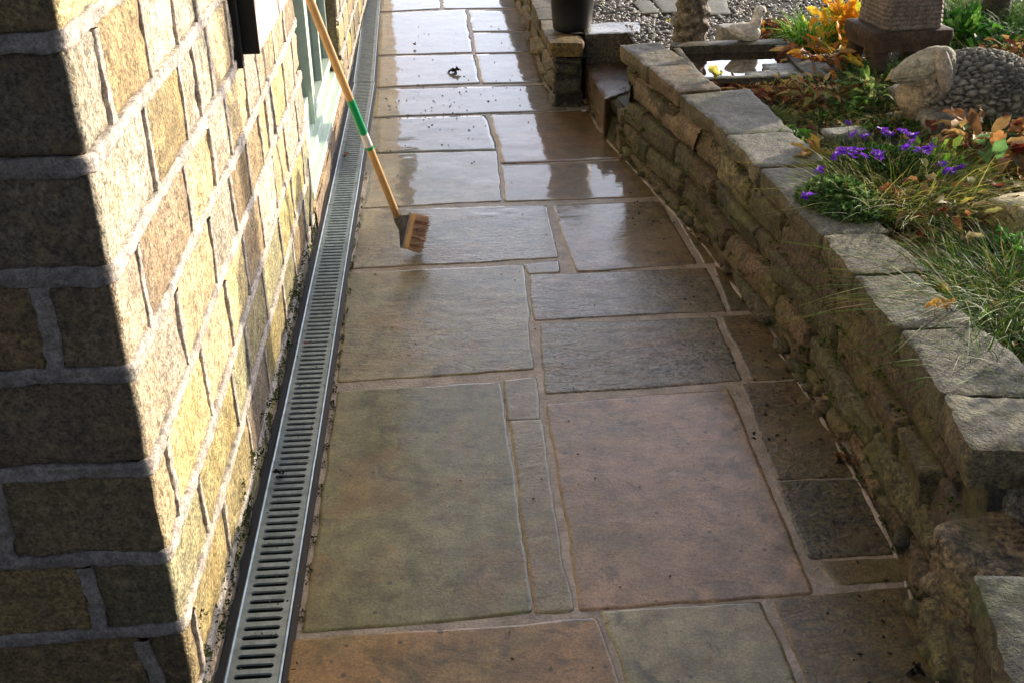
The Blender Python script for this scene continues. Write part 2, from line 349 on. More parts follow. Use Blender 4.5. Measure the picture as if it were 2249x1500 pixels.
def quad_slab(mb, q, z, seed, col, riven, cell=0.013, edge=0.006, und=0.0020, drop=0.0018, mi=0, wob=0.0045):
    q = [np.array(p[:2]) for p in q]; cq = sum(q) / 4      # TL TR BR BL
    q = [p + (p - cq) / np.linalg.norm(p - cq) * 0.0095 for p in q]
    lu = (np.linalg.norm(q[1] - q[0]) + np.linalg.norm(q[2] - q[3])) / 2; lv = (np.linalg.norm(q[3] - q[0]) + np.linalg.norm(q[2] - q[1])) / 2
    nu = int(max(6, lu / cell)) + 1; nvv = int(max(6, lv / cell)) + 1
    a = np.linspace(0, 1, nu); b = np.linspace(0, 1, nvv)
    # denser rows near the rim
    a = np.concatenate([[0, .004 / lu * 1.0], a[1:-1], [1 - .004 / lu, 1]]); b = np.concatenate([[0, .004 / lv], b[1:-1], [1 - .004 / lv, 1]])
    nu, nvv = len(a), len(b)
    A, B = np.meshgrid(a, b, indexing='ij')
    p = (q[0] * (1 - A)[..., None] + q[1] * A[..., None]) * (1 - B)[..., None] + (q[3] * (1 - A)[..., None] + q[2] * A[..., None]) * B[..., None]
    d = np.minimum(np.minimum(A, 1 - A) * lu, np.minimum(B, 1 - B) * lv)
    # rounded corners
    cu = np.minimum(A, 1 - A) * lu; cw = np.minimum(B, 1 - B) * lv; cr_ = 0.02
    corner = (cu < cr_) & (cw < cr_); pull = np.where(corner, 1 - np.clip(np.sqrt(((cr_ - cu) ** 2 + (cr_ - cw) ** 2)) / cr_, 0, 2), 1)
    cen = p.reshape(-1, 2).mean(0)
    P3 = np.concatenate([p, np.zeros(p.shape[:2] + (1,))], -1)
    fall = np.exp(-d / 0.03)
    off = np.stack([fbm(P3 * 9 + seed, seed, 3), fbm(P3 * 9 + seed + 40, seed + 1, 3)], -1) * wob * 2 * fall[..., None]
    off += np.stack([fbm(P3 * 45 + seed, seed, 2), fbm(P3 * 45 + seed + 40, seed + 1, 2)], -1) * wob * 0.5 * fall[..., None]
    inward = (cen - p); inward /= np.maximum(np.linalg.norm(inward, axis=-1, keepdims=True), 1e-6)
    off += inward * np.where(corner & (pull < 0), -pull, 0)[..., None] * cr_
    tilt = (np.array([random.uniform(-1, 1), random.uniform(-1, 1)]) * 0.002)
    zz = z + (P3[..., 0] - cen[0]) * tilt[0] + (P3[..., 1] - cen[1]) * tilt[1]
    zz = zz + fbm(P3 * 4.5 + seed, seed + 3, 2) * und * 0.9 + fbm(P3 * np.array([12, 26, 1]) + seed, seed + 4, 4) * und * (0.15 + 1.3 * riven)
    zz = np.maximum(zz, z + .0004 + .15 * (zz - z))
    e = np.clip(1 - d / edge, 0, 1); zz = zz - drop * e ** 2.5 - np.where(d <= 1e-9, 0.0028, 0)
    v = np.concatenate([p + off, zz[..., None]], -1).reshape(-1, 3)
    colv = np.array(col)[None, :] * (1 + 0.12 * fbm(v * 3 + seed, seed, 2))[:, None]
    colv = colv * np.array([1.42, 1.38, 1.18])
    c4 = np.concatenate([colv, np.full((len(v), 1), riven)], 1)
    mb.add(v, grid_faces(nu, nvv)[:, ::-1], c4, mi)

GREY = (.13, .112, .088); OLIVE = (.118, .112, .060); PINK = (.195, .124, .082); BROWN = (.10, .07, .034); ORANGE = (.19, .108, .045); GRN = (.16, .142, .088); DK = (.065, .052, .028)
SL = [
 ([(655,1405),(1303,1357),(1440,1740),(590,1740)], ORANGE, .12), ([(1325,1345),(1672,1322),(1850,1740),(1462,1740)], GRN, .08), ([(1698,1318),(2012,1290),(2150,1740),(1872,1740)], BROWN, .45),
 ([(742,862),(1100,838),(1168,1342),(667,1386)], OLIVE, .12), ([(1104,836),(1180,828),(1187,917),(1112,922)], (.14,.125,.09), .2), ([(1116,926),(1190,921),(1257,1333),(1173,1342)], (.155,.125,.08), .2),
 ([(1200,890),(1600,855),(1782,1300),(1277,1336)], PINK, .14), ([(1628,845),(1762,836),(1890,1040),(1703,1052)], BROWN, .7), ([(1706,1060),(1903,1050),(1985,1212),(1778,1224)], DK, .9),
 ([(1800,1232),(1992,1224),(2022,1272),(1845,1282)], (.105,.08,.04), .15),
 ([(768,601),(1150,583),(1170,808),(742,838)], (.15,.135,.085), .25), ([(1166,604),(1550,590),(1590,682),(1176,703)], GREY, .55), ([(1188,713),(1568,699),(1628,834),(1200,864)], GREY, .75),
 ([(1566,588),(1612,585),(1660,678),(1600,682)], DK, .5), ([(1584,697),(1668,690),(1752,826),(1648,834)], BROWN, .6),
 ([(798,463),(1196,452),(1226,566),(771,591)], (.14,.12,.075), .6), ([(1152,581),(1226,573),(1228,597),(1162,601)], GREY, .2),
 ([(1214,452),(1448,444),(1528,578),(1266,597)], (.14,.105,.07), .35), ([(1466,444),(1502,440),(1588,574),(1544,578)], (.11,.085,.05), .3),
 ([(832,262),(1064,254),(1092,329),(828,337)], GREY, .08), ([(827,340),(1090,333),(1101,441),(800,457)], (.165,.14,.10), .1),
 ([(1078,254),(1312,242),(1387,347),(1102,360)], (.13,.075,.035), .12), ([(1104,365),(1387,353),(1436,431),(1112,443)], (.13,.085,.045), .2), ([(1400,351),(1432,346),(1492,428),(1450,432)], DK, .3),
 ([(828,197),(1192,187),(1302,236),(1245,243),(822,259)], GREY, .12),
 ([(832,125),(1040,120),(1052,183),(829,193)], GREY, .06), ([(1046,121),(1172,117),(1192,181),(1058,184)], GREY, .12),
 ([(834,30),(1022,22),(1038,116),(832,122)], GREY, .08), ([(1030,25),(1146,22),(1157,68),(1039,70)], GREY, .1), ([(1041,74),(1158,71),(1170,114),(1045,118)], (.10,.095,.085), .3),
 ([(840,-70),(962,-75),(966,20),(835,27)], GREY, .1), ([(970,-75),(1118,-80),(1140,18),(974,20)], GREY, .1),
 ([(843,-150),(1010,-155),(1016,-80),(840,-76)], GREY, .1), ([(1014,-155),(1100,-158),(1114,-84),(1020,-80)], GREY, .1),
]
mb = MB()
xs = np.linspace(0, 1, 90); ys = np.concatenate([np.linspace(-1.5, 6, 260), np.linspace(6.1, 16, 40)])
X, Y = np.meshgrid(xs, ys, indexing='ij'); X = -.384 + np.where(Y > 6.4, -.022 * (Y - 6.4), 0) * (1 - X) + 1.9 * X; Z = -.0024 + fbm(np.stack([X * 22, Y * 22, X * 0], -1), 3, 3) * .0012
mb.add(np.stack([X, Y, Z], -1), grid_faces(len(xs), len(ys)), (1, 1, 1), 0)
_ys = np.linspace(-1.5, 13, 200); Xs, Ys = np.meshgrid(np.linspace(-.62, -.5385, 6), _ys, indexing='ij'); Xs = Xs + np.where((Ys > 6.4) & (Xs > -.6), -.022 * (Ys - 6.4), 0)
mb.add(np.stack([Xs, Ys, -.006 + fbm(np.stack([Xs * 30, Ys * 30, Xs * 0], -1), 5, 3) * .006], -1), grid_faces(6, 200), (1, 1, 1), 0)
for k, (pp, c, r) in enumerate(SL):
    if len(pp) == 5: pp = [pp[0], pp[1], pp[3], pp[4]]
    q = [P(*a) for a in pp]
    far = q[2][1] > 5.0
    quad_slab(mb, q, 0.0, 50 + k * 7, c, r, cell=0.03 if far else 0.012, mi=1)
for (x0, x1, y0, y1) in ((-.37, .30, .25, 1.16), (.33, .78, .3, 1.16), (-.37, .78, -.4, .22), (-.40, .56, 11.3, 12.2), (-.4, .55, 12.24, 13.2)):
    quad_slab(mb, [(x0, y1), (x1, y1), (x1, y0), (x0, y0)], 0, 900 + int(10 * y0), GREY, .2, cell=.03, mi=1)
# mortar haunching along the foot of the raised bed and along the house
def haunch(pts, h, wd, seed):
    pts = np.array(pts); n = len(pts); prof = [(-1, -.006), (-.6, .35), (-.15, .8), (.3, 1.0), (1.0, 1.05)]
    V = []
    for i in range(n):
        t = pts[min(i + 1, n - 1)] - pts[max(i - 1, 0)]; t /= np.linalg.norm(t); nn = np.array([t[1], -t[0]])
        k = 1 + 1.1 * float(fbm(np.array([[pts[i][0] * 9, pts[i][1] * 9, 0]]), seed, 3)[0])
        for a, b in prof: V.append((*(pts[i] + nn * a * wd * k), b * h * k - .004))
    mb.add(V, grid_faces(n, 5)[:, ::-1], (1, 1, 1), 0)
ss = np.linspace(.5, ARC[-1] - .1, 260); c_ = cpos(ss) + cnrm(ss) * .018
haunch(c_, .006, .006, 5)
tag(mb.build('path', [MAT['joint'], MAT['slab']]), kind='structure')

# ================================================================== HOUSE
XW, YC, RC = -.55, 1.68, .014
RP = RC * math.pi / 4
def wmap(u, v, h):
    u = np.asarray(u, float); v = np.broadcast_to(v, u.shape); h = np.broadcast_to(h, u.shape)
    th = np.clip((u + RP) / (2 * RP), 0, 1) * (math.pi / 2) - math.pi / 2
    nx, ny = np.cos(th), np.sin(th)
    cx = XW - RC + np.minimum(u + RP, 0); cy = YC + RC + np.maximum(u - RP, 0)
    return np.stack([cx + (RC + h) * nx, cy + (RC + h) * ny, v], -1)
OP0, OP1, OPZ0, OPZ1 = 4.34 - YC, 6.12 - YC, 0.0, 2.05     # opening in the path side
COURSE = [-.14, .05, .235, .42, .62, .81, .995, 1.185, 1.37, 1.56, 1.75, 1.95, 2.14, 2.33, 2.52, 2.72]
PERP = {1: [1.75, 2.12, 2.50, 2.86, 3.3, 3.62, 4.0], 2: [1.96, 2.40, 2.62, 2.98, 3.38, 3.75, 4.12], 3: [1.79, 2.15, 2.48, 2.76, 3.08, 3.4, 3.72, 4.08], 4: [2.03, 2.41, 2.71, 2.98, 3.24, 3.40, 3.54, 3.86, 4.14],
        5: [1.83, 2.25, 2.55, 2.78, 3.11, 3.33, 3.7, 4.0], 6: [2.03, 2.34, 2.50, 2.67, 2.95, 3.12, 3.45, 3.8, 4.1], 7: [1.83, 2.12, 2.38, 2.60, 2.88, 3.2, 3.6, 3.95]}
EPERP = {5: [-.67], 2: [-.70], 3: [], 4: [], 6: [], 7: []}
EPERP = {1: [-.62], 2: [-.70 - .0], 3: [-.83], 4: [-1.02], 5: [-.665], 6: [-1.05], 7: [-.98], 8: [-.72]}
wall = MB(); rib = MB()
def stone_patch(u0, u1, v0, v1, seed, col, cell, depth=.012, amp=.005):
    g_ = .010
    nu = max(5, int((u1 - u0) / cell)) + 1; nvv = max(5, int((v1 - v0) / cell)) + 1
    a = np.linspace(0, 1, nu); b = np.linspace(0, 1, nvv)
    a = np.concatenate([[0, .03], a[1:-1], [.97, 1]]) if nu > 6 else a; nu = len(a)
    if u0 < 0 < u1:                                         # extra columns round the corner
        ex = (np.linspace(-RP * 1.6, RP * 1.6, 9) - u0) / (u1 - u0); a = np.unique(np.concatenate([a, ex])); nu = len(a)
    A, B = np.meshgrid(a, b, indexing='ij'); U = u0 + A * (u1 - u0); V = v0 + B * (v1 - v0)
    d = np.minimum(np.minimum(A, 1 - A) * (u1 - u0), np.minimum(B, 1 - B) * (v1 - v0))
    n3 = np.stack([U * 1., V * 1., U * 0 + seed * .37], -1)
    h = depth * .62 * (1 - np.exp(-d / .014)) - .0015 + fbm(n3 * 14, seed, 3) * amp * 1.3 + fbm(n3 * 55, seed + 2, 3) * amp * .55 - np.where(d < 1e-9, .02, 0)
    tone = 1 + .22 * fbm(n3 * 6, seed + 8, 3)
    c = np.array(col)[None, None, :] * tone[..., None]
    if u0 < 0 < u1: c = c * np.where(U < 0, .15, 1.0)[..., None]  # quoin: end side darkened, shade and dirt put into the stone colour
    q = fbm(n3 * 4, seed + 31, 2)[..., None]; c = c * (1 + q * np.array([.0, -.03, -.18]))
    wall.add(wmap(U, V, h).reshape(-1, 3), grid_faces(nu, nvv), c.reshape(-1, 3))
def ribbon(fu, fv, n, wdt, seed, lift=.006):
    t = np.linspace(0, 1, n); U = fu(t); V = fv(t)
    dU, dV = np.gradient(U), np.gradient(V); L = np.sqrt(dU ** 2 + dV ** 2) + 1e-9; NU, NV = -dV / L, dU / L
    prof = [(-1, -.012), (-.98, .3), (-.9, .9), (-.45, 1.0), (0, .95), (.45, 1.0), (.9, .9), (.98, .3), (1, -.012)]
    k1 = 1 + .42 * fbm(nv3(U * 9, V * 9, seed), seed, 3) + .38 * fbm(nv3(U * 45, V * 45, seed), seed, 3)
    k2 = 1 + .42 * fbm(nv3(U * 9, V * 9, seed + 9), seed + 1, 3) + .38 * fbm(nv3(U * 45, V * 45, seed + 5), seed, 3)
    VV = []
    for a, b in prof:
        k = k1 if a < 0 else k2; hh = (b * lift if b >= 0 else b) + fbm(nv3(U * 24, V * 24, a * 2 + seed), seed + 4, 3) * .0032 + fbm(nv3(U * 130, V * 130, a * 9), seed + 6, 2) * .0022
        VV.append(wmap(U + NU * a * wdt * k, V + NV * a * wdt * k, hh + .004))
    VV = np.stack(VV, 1)
    c = np.array([.56, .49, .41]) * (1 + .3 * fbm(VV * 9, seed, 4))[..., None]
    c = c * np.where((U < 0)[:, None, None], np.array([.24, .26, .30]), 1.0)  # end face pointing: shade painted in as darker blue-grey mortar
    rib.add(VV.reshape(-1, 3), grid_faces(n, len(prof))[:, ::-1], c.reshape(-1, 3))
WEND, WFAR = -2.6, 11.5
STC = [(.50, .38, .20), (.44, .37, .24), (.54, .42, .23), (.40, .35, .26), (.52, .40, .25), (.52, .46, .32), (.58, .46, .22), (.48, .38, .26), (.40, .33, .23), (.62, .53, .36)]
def cu(u, v):                                             # course wobble
    return v + .006 * math.sin(u * 2.3 + v * 9) + .004 * math.sin(u * 6.1 + v * 5)
for ci in range(len(COURSE) - 1):
    z0, z1 = COURSE[ci], COURSE[ci + 1]
    js = [y - YC for y in PERP.get(ci, [])]
    if not js: js = [(.16 if ci % 2 else .42)]
    u = js[-1]
    while u < WFAR: u += random.uniform(.26, .46); js.append(u)
    ej = [x - XW for x in EPERP.get(ci, [-1.0 + .25 * (ci % 2)])]
    u = ej[-1]
    while u > WEND: u -= random.uniform(.38, .6); ej.append(u)
    allj = sorted(ej + js)
    for a, b in zip(allj[:-1], allj[1:]):
        segs = [(a, b)]
        if z0 < OPZ1 - .05 and b > OP0 and a < OP1:
            segs = []
            if a < OP0 - .03: segs.append((a, OP0))
            if b > OP1 + .03: segs.append((OP1, b))
        for (s0, s1) in segs:
            seed = int(abs(s0 * 977) + ci * 131) % 9973
            col = np.array(random.choice(STC)) * random.uniform(1.1, 1.45)
            mid = (s0 + s1) / 2
            if mid < 0 and s1 <= 0: col = col * np.array([.15, .142, .12])  # end face stones: shade and dirt painted into their colour
            if mid > 0 and random.random() < .14: col = col * np.array([.55, .52, .50])
            elif mid > 0 and z0 < .2: col = col * np.array([.58, .60, .42])
            elif z0 < .4 and mid > 0: col = col * np.array([.78, .84, .66])
            near = s0 < 2.4 and s1 > -1.2
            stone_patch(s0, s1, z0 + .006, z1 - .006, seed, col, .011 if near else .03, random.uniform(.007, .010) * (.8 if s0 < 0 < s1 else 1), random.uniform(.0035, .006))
    # perpends
    for j in allj[1:-1]:
        if z0 < OPZ1 - .05 and OP0 - .02 < j < OP1 + .02: continue
        if abs(j) < .03: continue
        wd = random.uniform(.009, .014) if j > 0 else random.uniform(.015, .019); ln = random.uniform(-.012, .012)
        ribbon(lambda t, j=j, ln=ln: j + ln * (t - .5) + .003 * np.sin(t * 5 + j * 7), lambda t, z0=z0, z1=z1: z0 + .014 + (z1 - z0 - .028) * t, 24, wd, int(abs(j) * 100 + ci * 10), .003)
    # bed joint under this course
    if ci > 0:
        segs = [(WEND, WFAR)] if z0 > OPZ1 - .02 else [(WEND, OP0), (OP1, WFAR)]
        for a, b in segs:
            n = int((b - a) / .011)
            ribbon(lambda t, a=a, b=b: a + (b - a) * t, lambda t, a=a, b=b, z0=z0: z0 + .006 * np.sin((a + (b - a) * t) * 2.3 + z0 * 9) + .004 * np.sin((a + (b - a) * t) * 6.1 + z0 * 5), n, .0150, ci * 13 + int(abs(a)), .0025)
house = thing('stone_house', 'yellow sandstone house corner, pale raised pointing, one side sunlit and the end in shade', 'house', (XW, YC, 0))
def to_local(mb_, loc):
    for a in mb_.v: a -= np.array(loc)
HL = (XW, YC, 0)
# backing behind the stones, with reveals of the opening
yo0, yo1 = YC + OP0, YC + OP1
def q4(mb_, pts, col=(.3, .25, .16), mi=0): mb_.add(pts, np.array([[0, 1, 2, 3]]), col, mi)
xb = XW - .02; BC = (.22, .18, .11)
q4(wall, [(xb, YC + .02, -.3), (xb, yo0, -.3), (xb, yo0, 2.72), (xb, YC + .02, 2.72)], BC)
q4(wall, [(xb, yo1, -.3), (xb, YC + WFAR, -.3), (xb, YC + WFAR, 2.72), (xb, yo1, 2.72)], BC)
q4(wall, [(xb, yo0, OPZ1), (xb, yo1, OPZ1), (xb, yo1, 2.72), (xb, yo0, 2.72)], BC)
q4(wall, [(XW - 2.7, YC + .02, -.3), (xb, YC + .02, -.3), (xb, YC + .02, 2.72), (XW - 2.7, YC + .02, 2.72)], BC)
q4(wall, [(XW - 2.7, YC + WFAR, -.3), (xb, YC + WFAR, -.3), (xb, YC + WFAR, 2.72), (XW - 2.7, YC + WFAR, 2.72)], BC)
q4(wall, [(XW - 2.7, YC + .02, -.3), (XW - 2.7, YC + WFAR, -.3), (XW - 2.7, YC + WFAR, 2.72), (XW - 2.7, YC + .02, 2.72)], BC)
for yy in (yo0, yo1): q4(wall, [(XW - .008, yy, 0), (XW - .30, yy, 0), (XW - .30, yy, OPZ1), (XW - .008, yy, OPZ1)], (.30, .22, .12))
q4(wall, [(XW - .008, yo0, OPZ1), (XW - .30, yo0, OPZ1), (XW - .30, yo1, OPZ1), (XW - .008, yo1, OPZ1)], (.3, .22, .12))
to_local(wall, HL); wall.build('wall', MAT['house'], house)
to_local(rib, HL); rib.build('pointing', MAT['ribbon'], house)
# roof and gutter above the frame
rf = MB(); a0, a1 = XW + .18, XW - 1.5
for (xa, za, xc, zc) in ((a0, 2.70, a1, 3.6), (a1, 3.6, XW - 3.0, 2.70)):
    n = 14
    for i in range(n):
        t0, t1 = i / n, (i + 1) / n; x0 = xa + (xc - xa) * t0; x1 = xa + (xc - xa) * t1; z0 = za + (zc - za) * t0; z1 = za + (zc - za) * t1
        up = .02
        q4(rf, [(x0, YC - .1, z0 + up), (x0, YC + WFAR + .1, z0 + up), (x1, YC + WFAR + .1, z1), (x1, YC - .1, z1)], (.10, .09, .08))
        q4(rf, [(x0, YC - .1, z0 - .02), (x0, YC + WFAR + .1, z0 - .02), (x0, YC + WFAR + .1, z0 + up), (x0, YC - .1, z0 + up)], (.10, .09, .08))
q4(rf, [(XW + .18, YC - .1, 2.68), (XW - 3.0, YC - .1, 2.68), (XW - 3.0, YC + WFAR + .1, 2.68), (XW + .18, YC + WFAR + .1, 2.68)], (.3, .28, .25))
rf.add([(XW + .18, YC - .05, 2.68), (XW - 3.0, YC - .05, 2.68), (XW - 1.5, YC - .05, 3.6)], np.array([[0, 1, 2]]), (.3, .25, .15))
to_local(rf, HL); rf.build('roof', MAT['brownstone'], house, smooth=False)
# window: fixed light near, casement beyond, stepped pale green sill
win = MB(); G = (1, 1, 1)
for (xo, z0_, z1_) in ((-.545, .092, .130), (-.580, .128, .168), (-.612, .166, .205)):
    box(win, -.70, xo, yo0 + .008, yo1 - .008 - (.0 if xo < -.56 else .0), z0_, z1_, G, 0, .006)
to_local(win, HL); wsill = None
wf = MB()
box(wf, -.665, -.612, yo0 + .01, 5.02, .206, .34, G, 0, .004)         # bottom rail of the near light
box(wf, -.668, -.600, yo0 + .01, yo0 + .05, .206, 2.04, G, 0, .004)    # near jamb
for (ya, yb, xo) in ((5.02, 5.06, -.590), (5.075, 5.10, -.598), (5.115, 5.15, -.594)):
    box(wf, -.665, xo, ya, yb, .207, 2.04, G, 0, .004)
box(wf, -.66, -.605, 5.62, 5.66, .207, 2.04, G, 0, .004)
box(wf, -.66, -.605, yo1 - .05, yo1 - .005, .207, 2.04, G, 0, .004)
box(wf, -.66, -.60, 5.152, yo1 - .052, .208, .25, G, 0, .004)
box(wf, -.665, -.602, yo0 + .052, yo1 - .052, 1.98, 2.045, G, 0, .004)
to_local(wf, HL); wfr = wf.build('window', MAT['green'], house, smooth=False)
win.build('sill', MAT['green'], wfr, smooth=False)
pn = MB(); box(pn, -.645, -.636, yo0 + .05, 5.02, .33, 1.98); box(pn, -.645, -.636, 5.15, yo1 - .05, .245, 1.98); to_local(pn, HL); pn.build('pane', MAT['glass'], wfr, smooth=False)
gk = MB(); box(gk, -.66, -.600, 5.0605, 5.0745, .208, 2.03); box(gk, -.66, -.604, 5.1005, 5.1145, .208, 2.03); to_local(gk, HL); gk.build('gasket', MAT['darkgreen'], wfr, smooth=False)
ss_ = MB()
quad_slab(ss_, [(-.62, yo1 + .05), (-.535, yo1 + .05), (-.535, yo0 - .05), (-.62, yo0 - .05)], .088, 77, (.36, .25, .17), .3, cell=.02, drop=.02)
n = 60; yy = np.linspace(yo0 - .05, yo1 + .05, n); zz = np.linspace(-.05, .085, 5); A, B = np.meshgrid(yy, zz, indexing='ij')
ss_.add(np.stack([-.536 + fbm(np.stack([A * 9, B * 9, A * 0], -1), 4, 3) * .006, A, B], -1).reshape(-1, 3), grid_faces(n, 5), (.34, .25, .17))
to_local(ss_, HL); ss_.build('stone_sill', MAT['house'], house)
# ribbed skirting of mortar and grime at the wall foot, and a pale kerb block
k = MB(); rock(k, (-.575, 3.93, .03), (.03, .10, .055), 0, 3, 3, .06, .8, (.36, .32, .25))
tag(k.build('kerb_block', MAT['house']), 'small pale stone block at the wall foot beside the drain', 'stone block')

# box on the wall
bx = thing('wall_box', 'long box with end blackened as shade and cream side fixed high on the sunlit stone wall', 'wall box', (XW, 3.03, 1.0))
xo = PYw(571, 120, 3.03)[0]; zb = PYw(571, 120, 3.03)[2]
b_ = MB(); box(b_, XW - .01, xo, 3.03, 3.04, zb, zb + .6, (1, 1, 1), 0, .002); to_local(b_, (XW, 3.03, 1.0)); b_.build('end_panel', MAT['darkbox'], bx, smooth=False)  # end turned from the sun, its shade painted as black
b_ = MB(); box(b_, XW + .0, xo - .002, 3.0405, 4.05, zb + .002, zb + .6, (1, 1, 1), 0, .002); to_local(b_, (XW, 3.03, 1.0)); b_.build('case', MAT['cream'], bx, smooth=False)
b_ = MB(); box(b_, XW - .012, XW + .022, 3.0, 3.0295, zb - .03, zb + .6, (1, 1, 1), 0, .003); to_local(b_, (XW, 3.03, 1.0)); b_.build('shadow_strip', MAT['darkbox'], bx, smooth=False)  # dark strip standing in for the box's cast shadow on the wall

# cable and stay at the sill end
st = thing('cable_clip', 'black block on a bent grey wire beside the window sill end', 'cable clip', tuple(P(683, 500, .03)))
o3 = P(683, 500, .03); b_ = MB(); box(b_, o3[0] - .012, o3[0] + .014, 4.13, 4.17, .0, .125, (1, 1, 1), 0, .002); to_local(b_, o3); b_.build('block', MAT['black'], st, smooth=False)
b_ = MB(); tube(b_, [(-.545, 4.15, .12), (-.536, 4.18, .2), (-.538, 4.23, .27), (-.545, 4.27, .30)], [.004] * 4, 6); to_local(b_, o3); b_.build('wire', MAT['galvbracket'], st)

# ================================================================== DRAIN
def doff(y): return 0 if y < 6.4 else -.022 * (y - 6.4)
DX0, DX1 = -.519, -.397
drain = thing('drain_channel', 'slotted grey steel drain channel in black edging running along the house wall', 'drain', (-.458, 0, 0))
ch = MB(); n = 60; yy = np.linspace(-.5, 13, n)
for (xa, xb_, za) in ((-.538, -.5205, -.001), (-.3955, -.380, -.001)):
    V = []; 
    for y in np.linspace(-.5, 13, 500):
        o_ = doff(y); k1 = .003 * math.sin(y * 31) + .002 * math.sin(y * 83)
        V += [(xa + o_ + (k1 if xa < -.5 else 0), y, -.02), (xa + o_ + (k1 if xa < -.5 else 0), y, za), (xb_ + o_, y, za), (xb_ + o_, y, -.12)]
    ch.add(V, grid_faces(500, 4), (1, 1, 1))
to_local(ch, (-.458, 0, 0)); ch.build('channel', MAT['black'], drain, smooth=False)
fl = MB(); q4(fl, [(-.63, -.5, -.07), (-.37, -.5, -.07), (-.37, 13, -.07), (-.63, 13, -.07)]); to_local(fl, (-.458, 0, 0)); fl.build('channel_floor', MAT['deep'], drain)
def grate_mesh():
    mbg = MB(); wd = DX1 - DX0; L = .972; npit = 33; pit = L / npit; sl = .041; r = .0075; th = .005
    for i in range(npit):
        y0 = i * pit + (.0012 if i == 0 else 0); y1 = (i + 1) * pit - (.0012 if i == npit - 1 else 0); ym = (i + .5) * pit; c = .0035 / 2 + .003
        arcR = [(sl - r + r * math.cos(a), r * math.sin(a)) for a in np.linspace(0, math.pi / 2, 5)]
        arcL = [(-x, y) for x, y in arcR[::-1]]
        arc = [(x, y) for x, y in arcR + arcL]                 # right end -> top -> left end
        for sgn in (1, -1):
            rim = [(x, ym + sgn * y, 0) for x, y in arc]; yo_ = y1 if sgn > 0 else y0
            poly = [(-wd / 2, ym, 0), (-wd / 2, yo_, 0), (wd / 2, yo_, 0), (wd / 2, ym, 0)] + rim
            idx = list(range(len(poly)))
            mbg.add(poly, [idx if sgn < 0 else idx[::-1]])
            low = [(x * .97, ym + sgn * y * .86, -th) for x, y in arc]
            vs = rim + low; m_ = len(rim)
            mbg.add(vs, [[q, q + 1, q + 1 + m_, q + m_] for q in range(m_ - 1)])
        if True:
            for xx in (-.034, -.0115, .0115, .034):            # raised studs between slots
                yb = y1 if i < npit - 1 else y0; rr = .0017
                pts = [(xx + rr * math.cos(a), yb + rr * math.sin(a), 0.0001) for a in np.linspace(0, 2 * math.pi, 7)[:-1]] + [(xx + .5 * rr * math.cos(a), yb + .5 * rr * math.sin(a), .0011) for a in np.linspace(0, 2 * math.pi, 7)[:-1]]
                mbg.add(pts, [[q, (q + 1) % 6, (q + 1) % 6 + 6, q + 6] for q in range(6)] + [[6, 7, 8, 9, 10, 11]])
    for s in (-1, 1):                                          # folded rails
        mbg.add([(s * wd / 2, .0012, 0), (s * wd / 2, L - .0012, 0), (s * wd / 2, L - .0012, -.02), (s * wd / 2, .0012, -.02)], np.array([[0, 1, 2, 3]]))
        x1_ = s * (wd / 2 - .0035); mbg.add([(s * wd / 2, .0012, .0002), (s * wd / 2, L - .0012, .0002), (x1_, L - .0012, .0022), (x1_, .0012, .0022), (x1_ - s * .004, .0012, .0001), (x1_ - s * .004, L - .0012, .0001)], np.array([[0, 1, 2, 3], [3, 2, 5, 4]]))
    return mbg
g0 = grate_mesh().build('grate', MAT['galv'], drain, smooth=False); GY = 2.598 - .972 * 3
g0.location = (0, GY, 0)
for k_ in range(1, 14):
    g1 = g0.copy(); COL.objects.link(g1); g1.parent = drain; y = GY + .972 * k_
    g1.location = (doff(y) + random.uniform(-.0012, .0012), y, random.uniform(-.001, .001)); g1.rotation_euler = (0, 0, .022 if y > 6.0 else random.uniform(-.001, .001))

